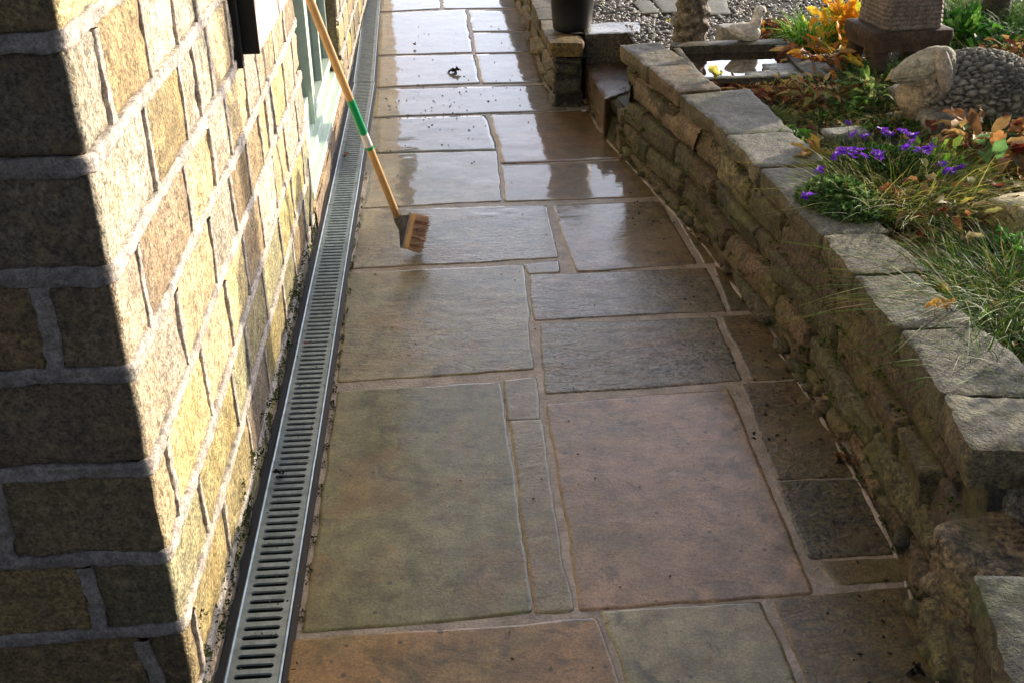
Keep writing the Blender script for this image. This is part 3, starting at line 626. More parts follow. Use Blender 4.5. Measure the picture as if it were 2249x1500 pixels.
# ================================================================== RAISED BED WALL
WT = .415                                                   # underside of the coping
def bmap(s, v, h):
    s = np.asarray(s, float); v = np.broadcast_to(v, s.shape); h = np.broadcast_to(h, s.shape)
    c = cpos(s); n_ = cnrm(s); bat = -v * .03
    return np.stack([c[..., 0] + n_[..., 0] * (h + bat), c[..., 1] + n_[..., 1] * (h + bat), v], -1)
def rough_wall(mbw, mapf, s0, s1, z0, z1, seed, cols, cell=.009, hmin=.065, hmax=.15, lmin=.16, lmax=.55, depth=.020, amp=.007, topf=None):
    rnd = random.Random(seed); z = z0; row = 0
    while z < z1 - .02:
        hgt = min(rnd.uniform(hmin, hmax), z1 - z)
        if z1 - (z + hgt) < .035: hgt = z1 - z
        s = s0 - rnd.uniform(0, .2)
        while s < s1:
            ln = rnd.uniform(lmin, lmax); a, b = max(s, s0), min(s + ln, s1); s += ln
            if b - a < .04: continue
            if topf is not None and z + hgt * .5 > topf((a + b) / 2): continue
            sd_ = rnd.randint(0, 9999); nu = max(5, int((b - a) / cell)) + 1; nvv = max(5, int(hgt / cell)) + 1
            A, B = np.meshgrid(np.linspace(0, 1, nu), np.linspace(0, 1, nvv), indexing='ij')
            g1, g2 = rnd.uniform(-.02, .02), rnd.uniform(-.02, .02)
            U = a + .006 + A * (b - a - .012); V = z + .0055 + B * (hgt - .011) + (A - .5) * g1 + .008 * np.sin(U * 5 + row)
            d = np.minimum(np.minimum(A, 1 - A) * (b - a), np.minimum(B, 1 - B) * hgt)
            n3 = np.stack([U, V * 1.8, U * 0 + sd_], -1); out = rnd.uniform(-.6, 1.0) * .014
            wobU = fbm(n3 * 30, sd_ + 4, 2) * .006; wobV = fbm(n3 * 30, sd_ + 5, 2) * .006
            h = out + depth * (1 - np.exp(-d / .0035)) - depth * .9 + fbm(n3 * np.array([9, 26, 1]), sd_, 4) * amp * .9 + fbm(n3 * 50, sd_ + 1, 3) * amp * .55 + (A - .5) * g2 + (B - .5) * g1 - np.where(d < 1e-9, .035, 0)
            fac = np.full(U.shape, 9.)                           # chiselled facets
            for _k in range(6):
                fx, fy = rnd.uniform(-1, 1) * .22, rnd.uniform(-1, 1) * .35; px0, py0 = rnd.uniform(a, b), rnd.uniform(z, z + hgt)
                fac = np.minimum(fac, rnd.uniform(.0, .012) + (U - px0) * fx * .35 + (V - py0) * fy)
            h = h + np.clip(fac, -.018, .012) - np.where(d < 1e-9, .02, 0)
            c = np.array(rnd.choice(cols)) * rnd.uniform(.3, .95); cc = c[None, None, :] * (1 + .3 * fbm(n3 * 7, sd_ + 2, 3))[..., None]
            mbw.add(mapf(U + wobU, V + wobV, h).reshape(-1, 3), grid_faces(nu, nvv)[:, ::-1], cc.reshape(-1, 3))
        z += hgt; row += 1
BCOL = [(.13, .09, .04), (.11, .09, .035), (.15, .10, .045), (.09, .08, .035), (.16, .105, .05), (.08, .07, .04), (.14, .12, .055), (.17, .115, .055)]
S_TIP, S_END = s_of_y(5.10), s_of_y(5.90)
bed = thing('raised_bed_wall', 'low curving mossy dry stone wall with flat grey coping stones edging the raised garden bed', 'garden wall', (1.05, 3.0, 0))
bw = MB()
rough_wall(bw, bmap, .2, S_TIP, -.03, WT, 21, BCOL, topf=lambda s: (.33 if s_of_y(1.43) < s < s_of_y(1.80) else 9))
rough_wall(bw, bmap, S_TIP, S_END, -.03, .20, 22, BCOL)
sg = np.linspace(0, S_END, 150); A, B = np.meshgrid(sg, np.array([-.1, .40]), indexing='ij')
B = np.minimum(B, np.where(A > S_TIP + .02, .19, .40)); B = np.where((A > s_of_y(1.45)) & (A < s_of_y(1.78)), np.minimum(B, .30), B)
bw.add(bmap(A, B, -.04).reshape(-1, 3), grid_faces(150, 2)[:, ::-1], (.02, .018, .012))
A, B = np.meshgrid(sg, np.array([.04, .3]), indexing='ij'); zt = np.where(A > S_TIP + .02, .19, .40); zt = np.where((A > s_of_y(1.45)) & (A < s_of_y(1.78)), .30, zt)
q_ = bmap(A, zt, -B); bw.add(q_.reshape(-1, 3), grid_faces(150, 2), (.02, .018, .012))
# wall end face at the tip
rough_wall(bw, lambda s, v, h: np.stack([x_of_y(5.1) + .02 + s, 5.12 + h, v + 0 * s], -1), 0, .35, .0, WT, 23, BCOL)
# the broken gap near the camera: lower, tilted stones
rock(bw, (1.15, 1.62, .29), (.19, .16, .07), .3, 61, 5, .22, .85, (.15, .11, .06), fine=.05); rock(bw, (1.10, 1.47, .22), (.14, .08, .09), .1, 62, 4, .16, .5, (.22, .17, .08))
rock(bw, (1.27, 1.42, .34), (.13, .05, .06), .2, 63, 4, .16, .5, (.12, .12, .09)); rock(bw, (1.20, 1.77, .37), (.10, .05, .04), .4, 64, 4, .16, .6, (.08, .08, .06))
# small wedge stones and rubble at the foot
for k_ in range(26):
    s = random.uniform(1.2, S_END); p_ = bmap(s, random.choice([.01, .015]) + random.uniform(-.01, .01), random.uniform(-.012, .012))
    rock(bw, p_, (random.uniform(.015, .03), random.uniform(.02, .045), random.uniform(.01, .018)), random.uniform(0, 3), 100 + k_, 2, .25, .75, np.array(random.choice(BCOL)) * .5)
to_local(bw, (1.05, 3, 0)); bw.build('wall_face', MAT['bedstone'], bed)
def cope(y0, y1, w0, w1, z, th, seed, col, over=.006, lab=None, cell=.012, skew=0.0):
    s0, s1 = s_of_y(y0) - .001, s_of_y(y1) + .001
    c0, n0 = cpos(s0), cnrm(s0); c1, n1 = cpos(s1), cnrm(s1)
    q = [c1 + n1 * over, c1 - n1 * w1, c0 - n0 * w0 + np.array([0, skew]), c0 + n0 * over]
    m_ = MB(); quad_stone(m_, q, z, th, seed, col, cell); to_local(m_, (1.05, 3, 0)); o_ = m_.build('coping_stone', MAT['coping'], bed)
    if lab: o_['label'] = lab
    return o_
def quad_stone(m_, q, z, th, seed, col, cell=.009, und=.005, wob=.013, edge=.006):
    """flat stone: top sheet plus rough sides, from a footprint TL TR BR BL"""
    q = [np.array(p_[:2], float) for p_ in q]
    lu = (np.linalg.norm(q[1] - q[0]) + np.linalg.norm(q[2] - q[3])) / 2; lv = (np.linalg.norm(q[3] - q[0]) + np.linalg.norm(q[2] - q[1])) / 2
    nu = max(6, int(lu / cell)); nvv = max(6, int(lv / cell)); A, B = np.meshgrid(np.linspace(0, 1, nu), np.linspace(0, 1, nvv), indexing='ij')
    def pos(A, B): return (q[0] * (1 - A)[..., None] + q[1] * A[..., None]) * (1 - B)[..., None] + (q[3] * (1 - A)[..., None] + q[2] * A[..., None]) * B[..., None]
    cen = sum(q) / 4
    def warp(p_, zc):
        P3 = np.concatenate([p_, np.broadcast_to(zc, p_.shape[:-1])[..., None]], -1)
        return np.stack([fbm(P3 * 8 + seed, seed, 3), fbm(P3 * 8 + seed + 40, seed + 1, 3)], -1) * wob + np.stack([fbm(P3 * 40 + seed, seed, 2), fbm(P3 * 40 + seed + 40, seed + 1, 2)], -1) * wob * .45
    p_ = pos(A, B); d = np.minimum(np.minimum(A, 1 - A) * lu, np.minimum(B, 1 - B) * lv)
    P3 = np.concatenate([p_, np.zeros(A.shape)[..., None]], -1)
    tz = fbm(P3 * 6 + seed, seed + 2, 3) * und + fbm(P3 * 26 + seed, seed + 3, 3) * und * .5
    zz = z + tz - edge * .6 * np.clip(1 - d / edge, 0, 1) ** 2
    rc = .014; cu_ = np.minimum(A, 1 - A) * lu; cw = np.minimum(B, 1 - B) * lv; rr = np.sqrt(np.clip(rc - cu_, 0, 9) ** 2 + np.clip(rc - cw, 0, 9) ** 2)
    pull = np.clip(rr - rc, 0, 1); inw = cen - p_; inw /= np.maximum(np.linalg.norm(inw, axis=-1, keepdims=True), 1e-6)
    pt = p_ + warp(p_, z) + inw * pull[..., None]
    cc = np.array([.42, .385, .25]) * np.array(col) * (1 + .35 * fbm(P3 * 7 + seed, seed + 6, 3))[..., None]
    m_.add(np.concatenate([pt, zz[..., None]], -1).reshape(-1, 3), grid_faces(nu, nvv)[:, ::-1], cc.reshape(-1, 3))
    # sides
    idx = [(i, 0) for i in range(nu)] + [(nu - 1, j) for j in range(1, nvv)] + [(i, nvv - 1) for i in range(nu - 2, -1, -1)] + [(0, j) for j in range(nvv - 2, 0, -1)]
    rim = np.array([pt[i, j] for i, j in idx]); rz_ = np.array([zz[i, j] for i, j in idx]); base = np.array([p_[i, j] for i, j in idx]); pu = np.array([inw[i, j] for i, j in idx])
    lv_ = 7; V = []
    for k_ in range(lv_):
        t = k_ / (lv_ - 1); zc = rz_ * (1 - t) + (z - th) * t
        P3 = np.concatenate([base, zc[:, None]], 1); bul = math.sin(t * math.pi) * .004
        o_ = (fbm(P3 * np.array([12, 12, 30]) + seed, seed + 7, 3) * .012 + bul) * min(1, t * 4)
        V.append(np.concatenate([rim - pu * (o_)[:, None] + pu * (.010 * t * t), zc[:, None]], 1))
    V = np.stack(V, 0); n_ = len(idx); fs = []
    for k_ in range(lv_ - 1):
        for i in range(n_): j = (i + 1) % n_; fs.append((k_ * n_ + i, k_ * n_ + j, (k_ + 1) * n_ + j, (k_ + 1) * n_ + i))
    sc = np.array(col) * np.array([.44, .38, .27]) * (1 + .3 * fbm(V * 9 + seed, seed, 3))[..., None]
    m_.add(V.reshape(-1, 3), np.array(fs), sc.reshape(-1, 3))
CG = (.27, .27, .21)
cope(.55, .98, .40, .34, .50, .085, 401, (.25, .24, .17))
cope(.99, 1.40, .36, .30, .505, .09, 402, (.27, .26, .19), over=.085)
cope(1.79, 1.985, .26, .24, .50, .10, 403, (.33, .31, .22), over=.010)
cope(2.0, 2.29, .23, .20, .495, .085, 404, CG, lab='lichen spotted coping stone beside the near grasses')
cope(2.305, 2.60, .19, .15, .497, .075, 405, (.30, .30, .23), over=.010)
cope(2.612, 2.87, .20, .17, .500, .08, 406, (.33, .32, .24), over=.014)
cope(2.882, 3.44, .19, .17, .494, .07, 407, (.25, .24, .18), over=.008)
cope(3.452, 3.79, .24, .22, .497, .07, 409, (.31, .31, .27), over=.010)
cope(3.802, 4.33, .24, .29, .495, .07, 410, (.27, .26, .21), over=.006)
cope(4.34, 4.72, .17, .17, .505, .07, 412, (.40, .30, .22), lab='pinkish coping slab beside the stone trough', over=.010)
cope(4.725, 5.13, .20, .17, .505, .07, 413, (.34, .29, .20), over=.010)
# stepped lower ledge of smooth brown stone under the far coping
lg = MB(); s0, s1 = s_of_y(4.15), s_of_y(4.92); n_ = 90; t = np.linspace(0, 1, n_)
A, B = np.meshgrid(s0 + (s1 - s0) * t, np.array([0, .15, .5, .85, 1.]), indexing='ij')
prof_h = np.interp(B, [0, .15, .5, .85, 1.], [-.02, .010, .014, .006, -.02]); prof_z = np.interp(B, [0, .15, .5, .85, 1.], [.30, .315, .36, .385, .40])
ph = prof_h + fbm(np.stack([A * 14, B * 4, A * 0], -1), 3, 4) * .018; prof_z = prof_z + fbm(np.stack([A * 9, B * 2, A * 0 + 4], -1), 5, 3) * .016
lg.add(bmap(A, prof_z, ph).reshape(-1, 3), grid_faces(n_, 5)[:, ::-1], (.20, .14, .085)); to_local(lg, (1.05, 3, 0)); lg.build('brown_ledge', MAT['brownstone'], bed)

# ------------------------------------------------------------------ low wall beyond the steps
low = thing('low_stone_wall', 'low mossy stone wall with golden end stone running on beyond the garden steps', 'garden wall', (.6, 5.85, 0))
lw = MB()
def lmap(s, v, h): s = np.asarray(s, float); return np.stack([.585 - h - .005 * (s) + 0 * v, 5.85 + s, np.broadcast_to(v, s.shape)], -1)
rough_wall(lw, lmap, 0, 7.5, -.03, .27, 31, BCOL, cell=.025)
rough_wall(lw, lambda s, v, h: np.stack([.585 + s, 5.85 - h, v + 0 * s], -1), 0, .165, -.03, .27, 32, [(.05, .045, .03)], cell=.015, lmin=.2, lmax=.4)
q4(lw, [(.61, 5.87, -.1), (.61, 13.4, -.1), (.61, 13.4, .26), (.61, 5.87, .26)], (.02, .018, .012)); q4(lw, [(.61, 5.87, .262), (.61, 13.4, .262), (.80, 13.4, .262), (.80, 5.87, .262)], (.02, .018, .012))
q4(lw, [(.60, 5.865, -.1), (.74, 5.865, -.1), (.74, 5.865, .26), (.60, 5.865, .26)], (.02, .018, .012)); q4(lw, [(.735, 5.86, -.1), (.735, 6.3, -.1), (.735, 6.3, .30), (.735, 5.86, .30)], (.04, .035, .02))
to_local(lw, (.6, 5.85, 0)); lw.build('wall_face', MAT['bedstone'], low)
y = 5.835
for k_ in range(22):
    ln = .17 if k_ == 0 else random.uniform(.25, .45); m_ = MB()
    quad_stone(m_, [(.565 - .005 * (y - 5.85), y + ln), (.75, y + ln), (.75, y), (.565 - .005 * (y - 5.85), y)], .345 + random.uniform(-.01, .01), .075, 500 + k_, (.42, .31, .14) if k_ < 2 else (.24, .20, .11), cell=.02)
    to_local(m_, (.6, 5.85, 0)); o_ = m_.build('coping_stone', MAT['coping'], low); y += ln + .012
    if k_ == 0: o_['label'] = 'golden brown end coping stone'

# steps up to the gravel
stp = thing('garden_steps', 'two wet stone steps climbing from the path to the gravel between the low walls', 'steps', (.85, 5.8, 0))
m_ = MB(); quad_stone(m_, [(.76, 5.97), (1.02, 5.97), (.99, 5.50), (.785, 5.30)], .205, .20, 601, (.24, .12, .06), .015); to_local(m_, (.85, 5.8, 0)); m_.build('lower_step', MAT['slab'], stp)
m_ = MB(); quad_stone(m_, [(.76, 6.22), (1.10, 6.22), (1.06, 5.96), (.775, 5.96)], .365, .36, 602, (.24, .22, .19), .015); to_local(m_, (.85, 5.8, 0)); m_.build('upper_step', MAT['slab'], stp)

# ================================================================== GARDEN GROUND
def gz(x, y):
    x = np.asarray(x, float); y = np.asarray(y, float)
    gr = 1 / (1 + np.exp(-(y - 5.15) * 9)); bedz = .435 + .02 * np.sin(x * 3 + y * 2); return bedz * (1 - gr) + .352 * gr
ys = np.linspace(-1.0, 14, 260); ts = np.linspace(0, 1, 70) ** 1.6
m_ = MB(); V = []
for yv in ys:
    x0 = x_of_y(min(max(yv, -.5), 5.2)) + .12 if yv < 5.12 else (1.0 if yv < 6.0 else .70)
    for tt in ts: V.append((x0 + (9 - x0) * tt, yv, 0))
V = np.array(V); V[:, 2] = gz(V[:, 0], V[:, 1]) + fbm(V * 9, 2, 3) * .012 + fbm(V * 40, 3, 2) * .005
m_.add(V, grid_faces(len(ys), len(ts))[:, ::-1], (.028, .020, .013))
tag(m_.build('garden_soil', MAT['soil']), kind='structure')

# gravel
v0, f0 = ico(1); NG = 15000
gv = MB(); cnt = 0; allp = []; allc = []
gx = RNG.uniform(.72, 4.4, NG * 2); gy = 5.12 + RNG.power(.75, NG * 2) * 3.4
keep = ((gx > 1.0) | (gy > 6.18)) & ~((gx < 1.5) & (gy < 5.0)); gx, gy = gx[keep][:NG], gy[keep][:NG]
for i in range(len(gx)):
    r = RNG.uniform(.006, .0135) * (1.25 if gy[i] > 7 else 1); sc = np.array([RNG.uniform(.8, 1.5), RNG.uniform(.7, 1.1), RNG.uniform(.5, .8)]) * r
    p_ = rotz(v0 * sc * (1 + RNG.uniform(-.14, .14, (len(v0), 1))), RNG.uniform(0, 6.28))
    tl = RNG.uniform(-.5, .5); p_[:, 2] += p_[:, 0] * tl
    p_ += np.array([gx[i], gy[i], float(gz(gx[i], gy[i])) + RNG.uniform(.002, .012)]); allp.append(p_)
    b = 1.35 * RNG.choice([.12, .2, .3, .42, .55], p=[.25, .25, .2, .2, .1]); allc.append(np.tile(np.array([b * RNG.uniform(.95, 1.12), b, b * RNG.uniform(.8, 1.0)]), (len(v0), 1)))
F = (f0[None, :, :] + (np.arange(len(allp)) * len(v0))[:, None, None]).reshape(-1, 3)
gv.add(np.concatenate(allp), F, np.concatenate(allc)); tag(gv.build('gravel', MAT['pebble']), kind='stuff')

def flagstone(pts, z, seed, col, label, group=None, mat='coping', th=.03):
    q = [P(a, b, z) for a, b in pts]; m_ = MB(); c = sum(np.array(k_) for k_ in q) / 4; c[2] = z
    quad_stone(m_, q, z, th, seed, col, .015, .002, .008); to_local(m_, c); o_ = m_.build('paving_slab', MAT[mat]); o_.location = tuple(c)
    return tag(o_, label, 'paving slab', group)
gp = 'pale paving slabs set in the gravel'
flagstone([(1392, 2), (1428, 0), (1450, 27), (1412, 30)], .372, 701, (.30, .30, .26), 'narrow pale slab in the gravel, left of a wider one', gp)
flagstone([(1436, 0), (1500, -2), (1512, 26), (1458, 27)], .372, 702, (.32, .32, .28), 'wide pale slab in the gravel behind the gnarled statue', gp)
flagstone([(1385, -38), (1500, -42), (1500, -6), (1396, -3)], .372, 703, (.30, .30, .26), 'pale slab in the gravel at the top edge of the picture', gp)
flagstone([(1548, -4), (1592, -6), (1606, 30), (1552, 32)], .374, 704, (.34, .35, .34), 'wet pale slab in the gravel between the statue and the duck', gp)

# ================================================================== POND TROUGH
tz = .505
def tp(px, py, z=tz): return P(px, py, z)
tc_ = tp(1600, 150); tro = thing('stone_trough', 'sunken stone trough brimming with dark still water behind the pinkish coping slab', 'trough', tuple(tc_))
m_ = MB()
# outer and inner outline of the rim, wall thickness about 6 cm
X0, X1, Y0, Y1 = 1.055, 1.60, 4.50, 5.14
I = (X0 + .03, X1 - .08, Y0 + .045, Y1 - .09)
def strip(mb_, x0, x1, y0, y1, z, th, seed, col): quad_stone(mb_, [(x0, y1), (x1, y1), (x1, y0), (x0, y0)], z, th, seed, col, .014, .003, .006)
TC = (.22, .22, .17)
strip(m_, X0, X1, Y0, I[2], tz, .16, 801, TC); strip(m_, X0, X1, I[3], Y1, tz + .004, .16, 802, (.20, .19, .15)); strip(m_, X0, I[0], I[2] + .002, I[3] - .002, tz - .002, .16, 803, TC); strip(m_, I[1], X1, I[2] + .002, I[3] - .002, tz - .001, .16, 804, (.10, .10, .08))
to_local(m_, tc_); m_.build('rim', MAT['coping'], tro)
m_ = MB(); q4(m_, [(I[0] - .02, I[2] - .02, tz - .035), (I[1] + .02, I[2] - .02, tz - .035), (I[1] + .02, I[3] + .02, tz - .035), (I[0] - .02, I[3] + .02, tz - .035)]); to_local(m_, tc_); m_.build('water', MAT['water'], tro)

# ================================================================== STATUES AND ORNAMENTS
def worley(p, feats):
    d1 = np.empty(len(p)); d2 = np.empty(len(p))
    for i in range(0, len(p), 4000):
        D = np.linalg.norm(p[i:i + 4000, None, :] - feats[None], axis=2); D.partition(1, axis=1); d1[i:i + 4000] = D[:, 0]; d2[i:i + 4000] = D[:, 1]
    return d1, d2
# resting sheep
sx = np.array([1.93, 4.0, .435]); shp = thing('sheep_statue', 'cast stone sheep with knobbly fleece and drooping ear resting among the garden plants', 'statue', tuple(sx))
v, f = ico(6); body = v.copy()
xx = body[:, 0]; rad = 1.0 - .10 * np.clip(-xx, 0, 1) ** 2
B_ = np.stack([xx * .275 + .035, body[:, 1] * .155 * rad, body[:, 2] * .155 * rad + .125], 1)
B_[:, 2] += np.exp(-((B_[:, 0] + .17) / .07) ** 2) * np.clip(v[:, 2], 0, 1) * .045       # the neck rises at the front
B_[:, 2] = np.maximum(B_[:, 2], -.01)
ft = v[RNG.choice(len(v), 900, replace=False)]; d1, d2 = worley(v, ft); k_ = np.clip((d2 - d1) / .06, 0, 1)
fl_ = np.clip((xx + .86) / .18, 0, 1); B_ += v * ((k_ ** .55 * .019 - .010 + fbm(v * 25, 5, 2) * .004) * (.25 + .75 * fl_))[:, None]
cc = np.array([.26, .245, .19])[None] * (.10 + 1.0 * (k_ ** .9))[:, None]; cc = cc * fl_[:, None] + np.array([.42, .34, .22])[None] * (1 - fl_[:, None])
m_ = MB(); m_.add(B_, f, cc); m_.build('body', MAT['sheep'], shp)
v, f = ico(5); m_ = MB()
t = np.clip((-v[:, 0] + 1) / 2, 0, 1)                                                  # 0 back of head, 1 muzzle tip
ry = .066 - .030 * t ** 1.2; rzv = .082 - .040 * t ** 1.1
H_ = np.stack([-.185 + v[:, 0] * .118, -.055 + v[:, 1] * ry, .262 - .052 * t ** 1.3 + v[:, 2] * rzv], 1); H_ += v * (fbm(v * 3, 4, 3) * .008)[:, None]
eye = np.exp(-((v - np.array([-.35, -.82, .35])) ** 2).sum(1) / .02); H_ += v * (eye * -.008)[:, None]
mou = np.exp(-((v[:, 2] + .30) / .08) ** 2) * (v[:, 0] < -.55); H_ += v * (mou * -.006)[:, None]
m_.add(H_, f, np.array([.40, .37, .26])[None] * (1 + .15 * fbm(v * 5, 2, 3))[:, None] * (1 - .35 * np.clip(eye + mou, 0, 1))[:, None])
# woolly neck joining head and body
v5, f5 = ico(5); ft = v5[RNG.choice(len(v5), 160, replace=False)]; d1, d2 = worley(v5, ft); k_ = np.clip((d2 - d1) / .10, 0, 1)
Nn = np.stack([-.125 + v5[:, 0] * .085, -.03 + v5[:, 1] * .095, .19 + v5[:, 2] * .115], 1) + v5 * (k_ * .010 - .005)[:, None]
m_.build('head', MAT['sheep'], shp)
m2 = MB(); m2.add(Nn, f5, np.array([.36, .31, .21])[None] * (.45 + .6 * k_)[:, None]); m2.build('neck', MAT['sheep'], shp)
m_ = MB(); n1, n2 = 22, 12; A, B = np.meshgrid(np.linspace(0, 1, n1), np.linspace(-1, 1, n2), indexing='ij')
wE = .026 * np.sin(np.clip(A * .88 + .12, 0, 1) * math.pi) ** .55 + .004
for sgn in (1, -1):
    E_ = np.stack([-.145 + B * wE + .035 * A, -.118 - .018 * np.sin(A * 2.6) + sgn * .006 + .012 * B ** 2, .318 - .150 * A - .01 * B ** 2], -1)
    m_.add(E_.reshape(-1, 3), grid_faces(n1, n2)[:, ::sgn], (.44, .37, .28))
m_.build('ear', MAT['sheep'], shp)

# duck
dx = np.array([1.41, 5.13, .485]); dk = thing('duck_ornament', 'small off white duck ornament standing beside the trough among red leaves', 'ornament', tuple(dx))
v, f = ico(5); m_ = MB(); t = (v[:, 0] + 1) / 2
D_ = np.stack([v[:, 0] * .078 - .014, v[:, 1] * .045 * (.35 + .75 * t ** .6), .052 + v[:, 2] * .050 * (.45 + .6 * t ** .7) + .028 * (1 - t) ** 2], 1)
wing = (np.abs(v[:, 1]) > .45) & (v[:, 0] > -.75) & (v[:, 0] < .45) & (v[:, 2] > -.25); D_ += v * (wing * .004 + fbm(v * 9, 3, 2) * .0025)[:, None]
m_.add(D_, f, np.array([.80, .74, .62])[None] * (1 + .15 * fbm(v * 6, 6, 2))[:, None])
v, f = ico(4)
m_.add(np.stack([.040 + v[:, 0] * .026 + .008 * v[:, 2], v[:, 1] * .025, .105 + v[:, 2] * .045], 1), f, (.80, .74, .62))
m_.add(np.stack([.054 + v[:, 0] * .029, v[:, 1] * .025, .150 + v[:, 2] * .026], 1), f, (.82, .77, .67)); m_.build('body', MAT['duck'], dk)
m_ = MB(); m_.add(np.stack([.088 + v[:, 0] * .015, v[:, 1] * .010, .144 + v[:, 2] * .006], 1), f, (.30, .22, .14)); m_.build('bill', MAT['duck'], dk)
for sg_ in (-1, 1):
    m_ = MB(); m_.add(v * .0045 + np.array([.064, sg_ * .0245, .156]), f, (.02, .02, .02)); m_.build('eye', MAT['black'], dk)

# gnarled round statue
gx_ = np.array([1.178, 5.26, .36]); gn = thing('carved_statue', 'gnarled dark brown carved figure standing on a black dish at the gravel edge', 'statue', tuple(gx_))
v0_, nth, nz_ = None, 72, 90; A, B = np.meshgrid(np.linspace(0, 2 * math.pi, nth), np.linspace(0, 1, nz_), indexing='ij')
prof = np.interp(B, [0, .03, .12, .3, .45, .62, .75, .88, .97, 1], [.092, .098, .088, .076, .080, .072, .074, .062, .035, .001])
p3 = np.stack([np.cos(A), np.sin(A), B * 6], -1); r_ = prof * (1 + .30 * fbm(p3 * 2.6, 8, 5) - .16 * np.clip(np.sin(B * 34 + 2 * np.sin(A * 2)), 0, 1) * (np.cos(A * 3 + B * 5) > .1))
m_ = MB(); cc = np.array([.17, .135, .085])[None, None] * (1 + 1.8 * np.clip(fbm(p3 * 5, 12, 3), -.5, 1.2))[..., None]
m_.add(np.stack([r_ * np.cos(A), r_ * np.sin(A), B * .50], -1).reshape(-1, 3), grid_faces(nth, nz_), cc.reshape(-1, 3)); m_.build('figure', MAT['brownstone'], gn)
m_ = MB(); n = 40; R_ = [(.02, .004), (.115, .006), (.135, .022), (.128, .022), (.11, .010), (.0, .010)]; a = np.linspace(0, 2 * math.pi, n)
m_.add(np.array([[[r * math.cos(t_), r * math.sin(t_), z_] for r, z_ in R_] for t_ in a]).reshape(-1, 3), grid_faces(n, len(R_))[:, ::-1]); m_.build('dish', MAT['black'], gn)

# plinth ornament
px_ = np.array([1.955, 4.72, .43]); pl = thing('plinth_ornament', 'weathered square ribbed column on a broad plinth with short legs, behind the sheep statue', 'ornament', tuple(px_), .12)
m_ = MB(); quad_stone(m_, [(-.175, .15), (.175, .15), (.175, -.15), (-.175, -.15)], .228, .085, 811, (.17, .115, .08), .012, .003, .005); m_.build('plinth', MAT['brownstone'], pl)
for (a_, b_) in ((-.13, -.11), (.13, -.11), (.13, .11), (-.13, .11)):
    m_ = MB(); quad_stone(m_, [(a_ - .03, b_ + .03), (a_ + .03, b_ + .03), (a_ + .03, b_ - .03), (a_ - .03, b_ - .03)], .142, .17, 820 + int(a_ * 100), (.15, .11, .07), .01, .002, .003); m_.build('leg', MAT['brownstone'], pl)
m_ = MB(); nn_, nz_ = 65, 170; per = np.linspace(0, 4, nn_); A, B = np.meshgrid(per, np.linspace(0, 1, nz_), indexing='ij')
sgi = np.minimum(A.astype(int), 3); fr = A - sgi; cs = np.array([(-1, -1), (1, -1), (1, 1), (-1, 1), (-1, -1)], float)
xy = cs[sgi] * (1 - fr)[..., None] + cs[np.minimum(sgi + 1, 4)] * fr[..., None]; hw = .128 - .035 * B
ribs = .004 * (np.abs(np.sin(B * math.pi * 34)) ** .6) + .0025 * (np.abs(np.sin(fr * math.pi * 9)) ** .6) * (sgi < 2); nrm = xy / np.maximum(np.abs(xy).max(-1, keepdims=True), 1e-6)
xy = nrm * (hw + ribs - .007 * (np.abs(np.abs(nrm).min(-1)) > .93))[..., None]
m_.add(np.concatenate([xy, (.229 + B * .62)[..., None]], -1).reshape(-1, 3), grid_faces(nn_, nz_), (.19, .15, .115)); m_.build('column', MAT['brownstone'], pl)
# rubble under it
def rock_thing(px, py, z, r, rz, seed, col, label, box_k=.45, rough=.14, group=None, name='rock', sub=4):
    c = P(px, py, z); m_ = MB(); rock(m_, (0, 0, r[2] * .55), r, rz, seed, sub, rough, box_k, col); o_ = m_.build(name, MAT['rock']); o_.location = (c[0], c[1], z)
    return tag(o_, label, 'rock', group)
GR = (.30, .29, .24)
rock_thing(2075, 300, .43, (.115, .075, .075), .1, 901, (.27, .27, .21), 'big rounded grey boulder in front of the sheep statue', .35)
rock_thing(1980, 245, .43, (.055, .05, .065), .5, 902, (.28, .26, .2), 'angular grey stone at the sheep statue\'s chest', .7)
rock_thing(1985, 275, .43, (.07, .05, .03), .2, 903, (.18, .17, .12), 'low brown stone below the angular grey one', .5)
rock_thing(1855, 305, .43, (.085, .045, .022), .15, 904, (.33, .33, .27), 'flat pale stone behind the purple flowers', .7, .10)
rock_thing(2235, 515, .43, (.10, .08, .075), .3, 905, (.50, .41, .17), 'yellow lichen covered boulder at the right edge', .55, .08)
rock_thing(1600, 88, .44, (.055, .05, .045), .1, 906, (.36, .33, .26), 'pale topped stone under the duck ornament\'s tail', .85, .05)
rock_thing(1940, 125, .43, (.09, .06, .04), .1, 907, (.26, .25, .2), 'grey stone between the legs of the plinth ornament', .5)
rock_thing(1975, 115, .43, (.05, .05, .06), .7, 908, (.30, .29, .25), 'upright grey stone beneath the plinth ornament', .6)
rock_thing(2120, 395, .43, (.06, .05, .03), .4, 909, (.28, .27, .24), 'small grey stone among the tangled grass', .5)
rock_thing(1760, 168, .44, (.17, .06, .03), .02, 910, (.30, .32, .30), 'long flat wet stone behind the trough', .85, .06)
rock_thing(1700, 188, .43, (.13, .05, .035), .02, 911, (.25, .25, .18), 'long mossy flat stone in front of the trough', .85, .06)
rock_thing(2190, 300, .42, (.17, .06, .035), .05, 912, (.15, .14, .10), 'dark flat stone behind the wilted hosta', .8, .08)
rock_thing(2170, 265, .42, (.13, .05, .04), -.05, 913, (.17, .16, .11), 'dark flat stone under the sheep statue', .8, .08)

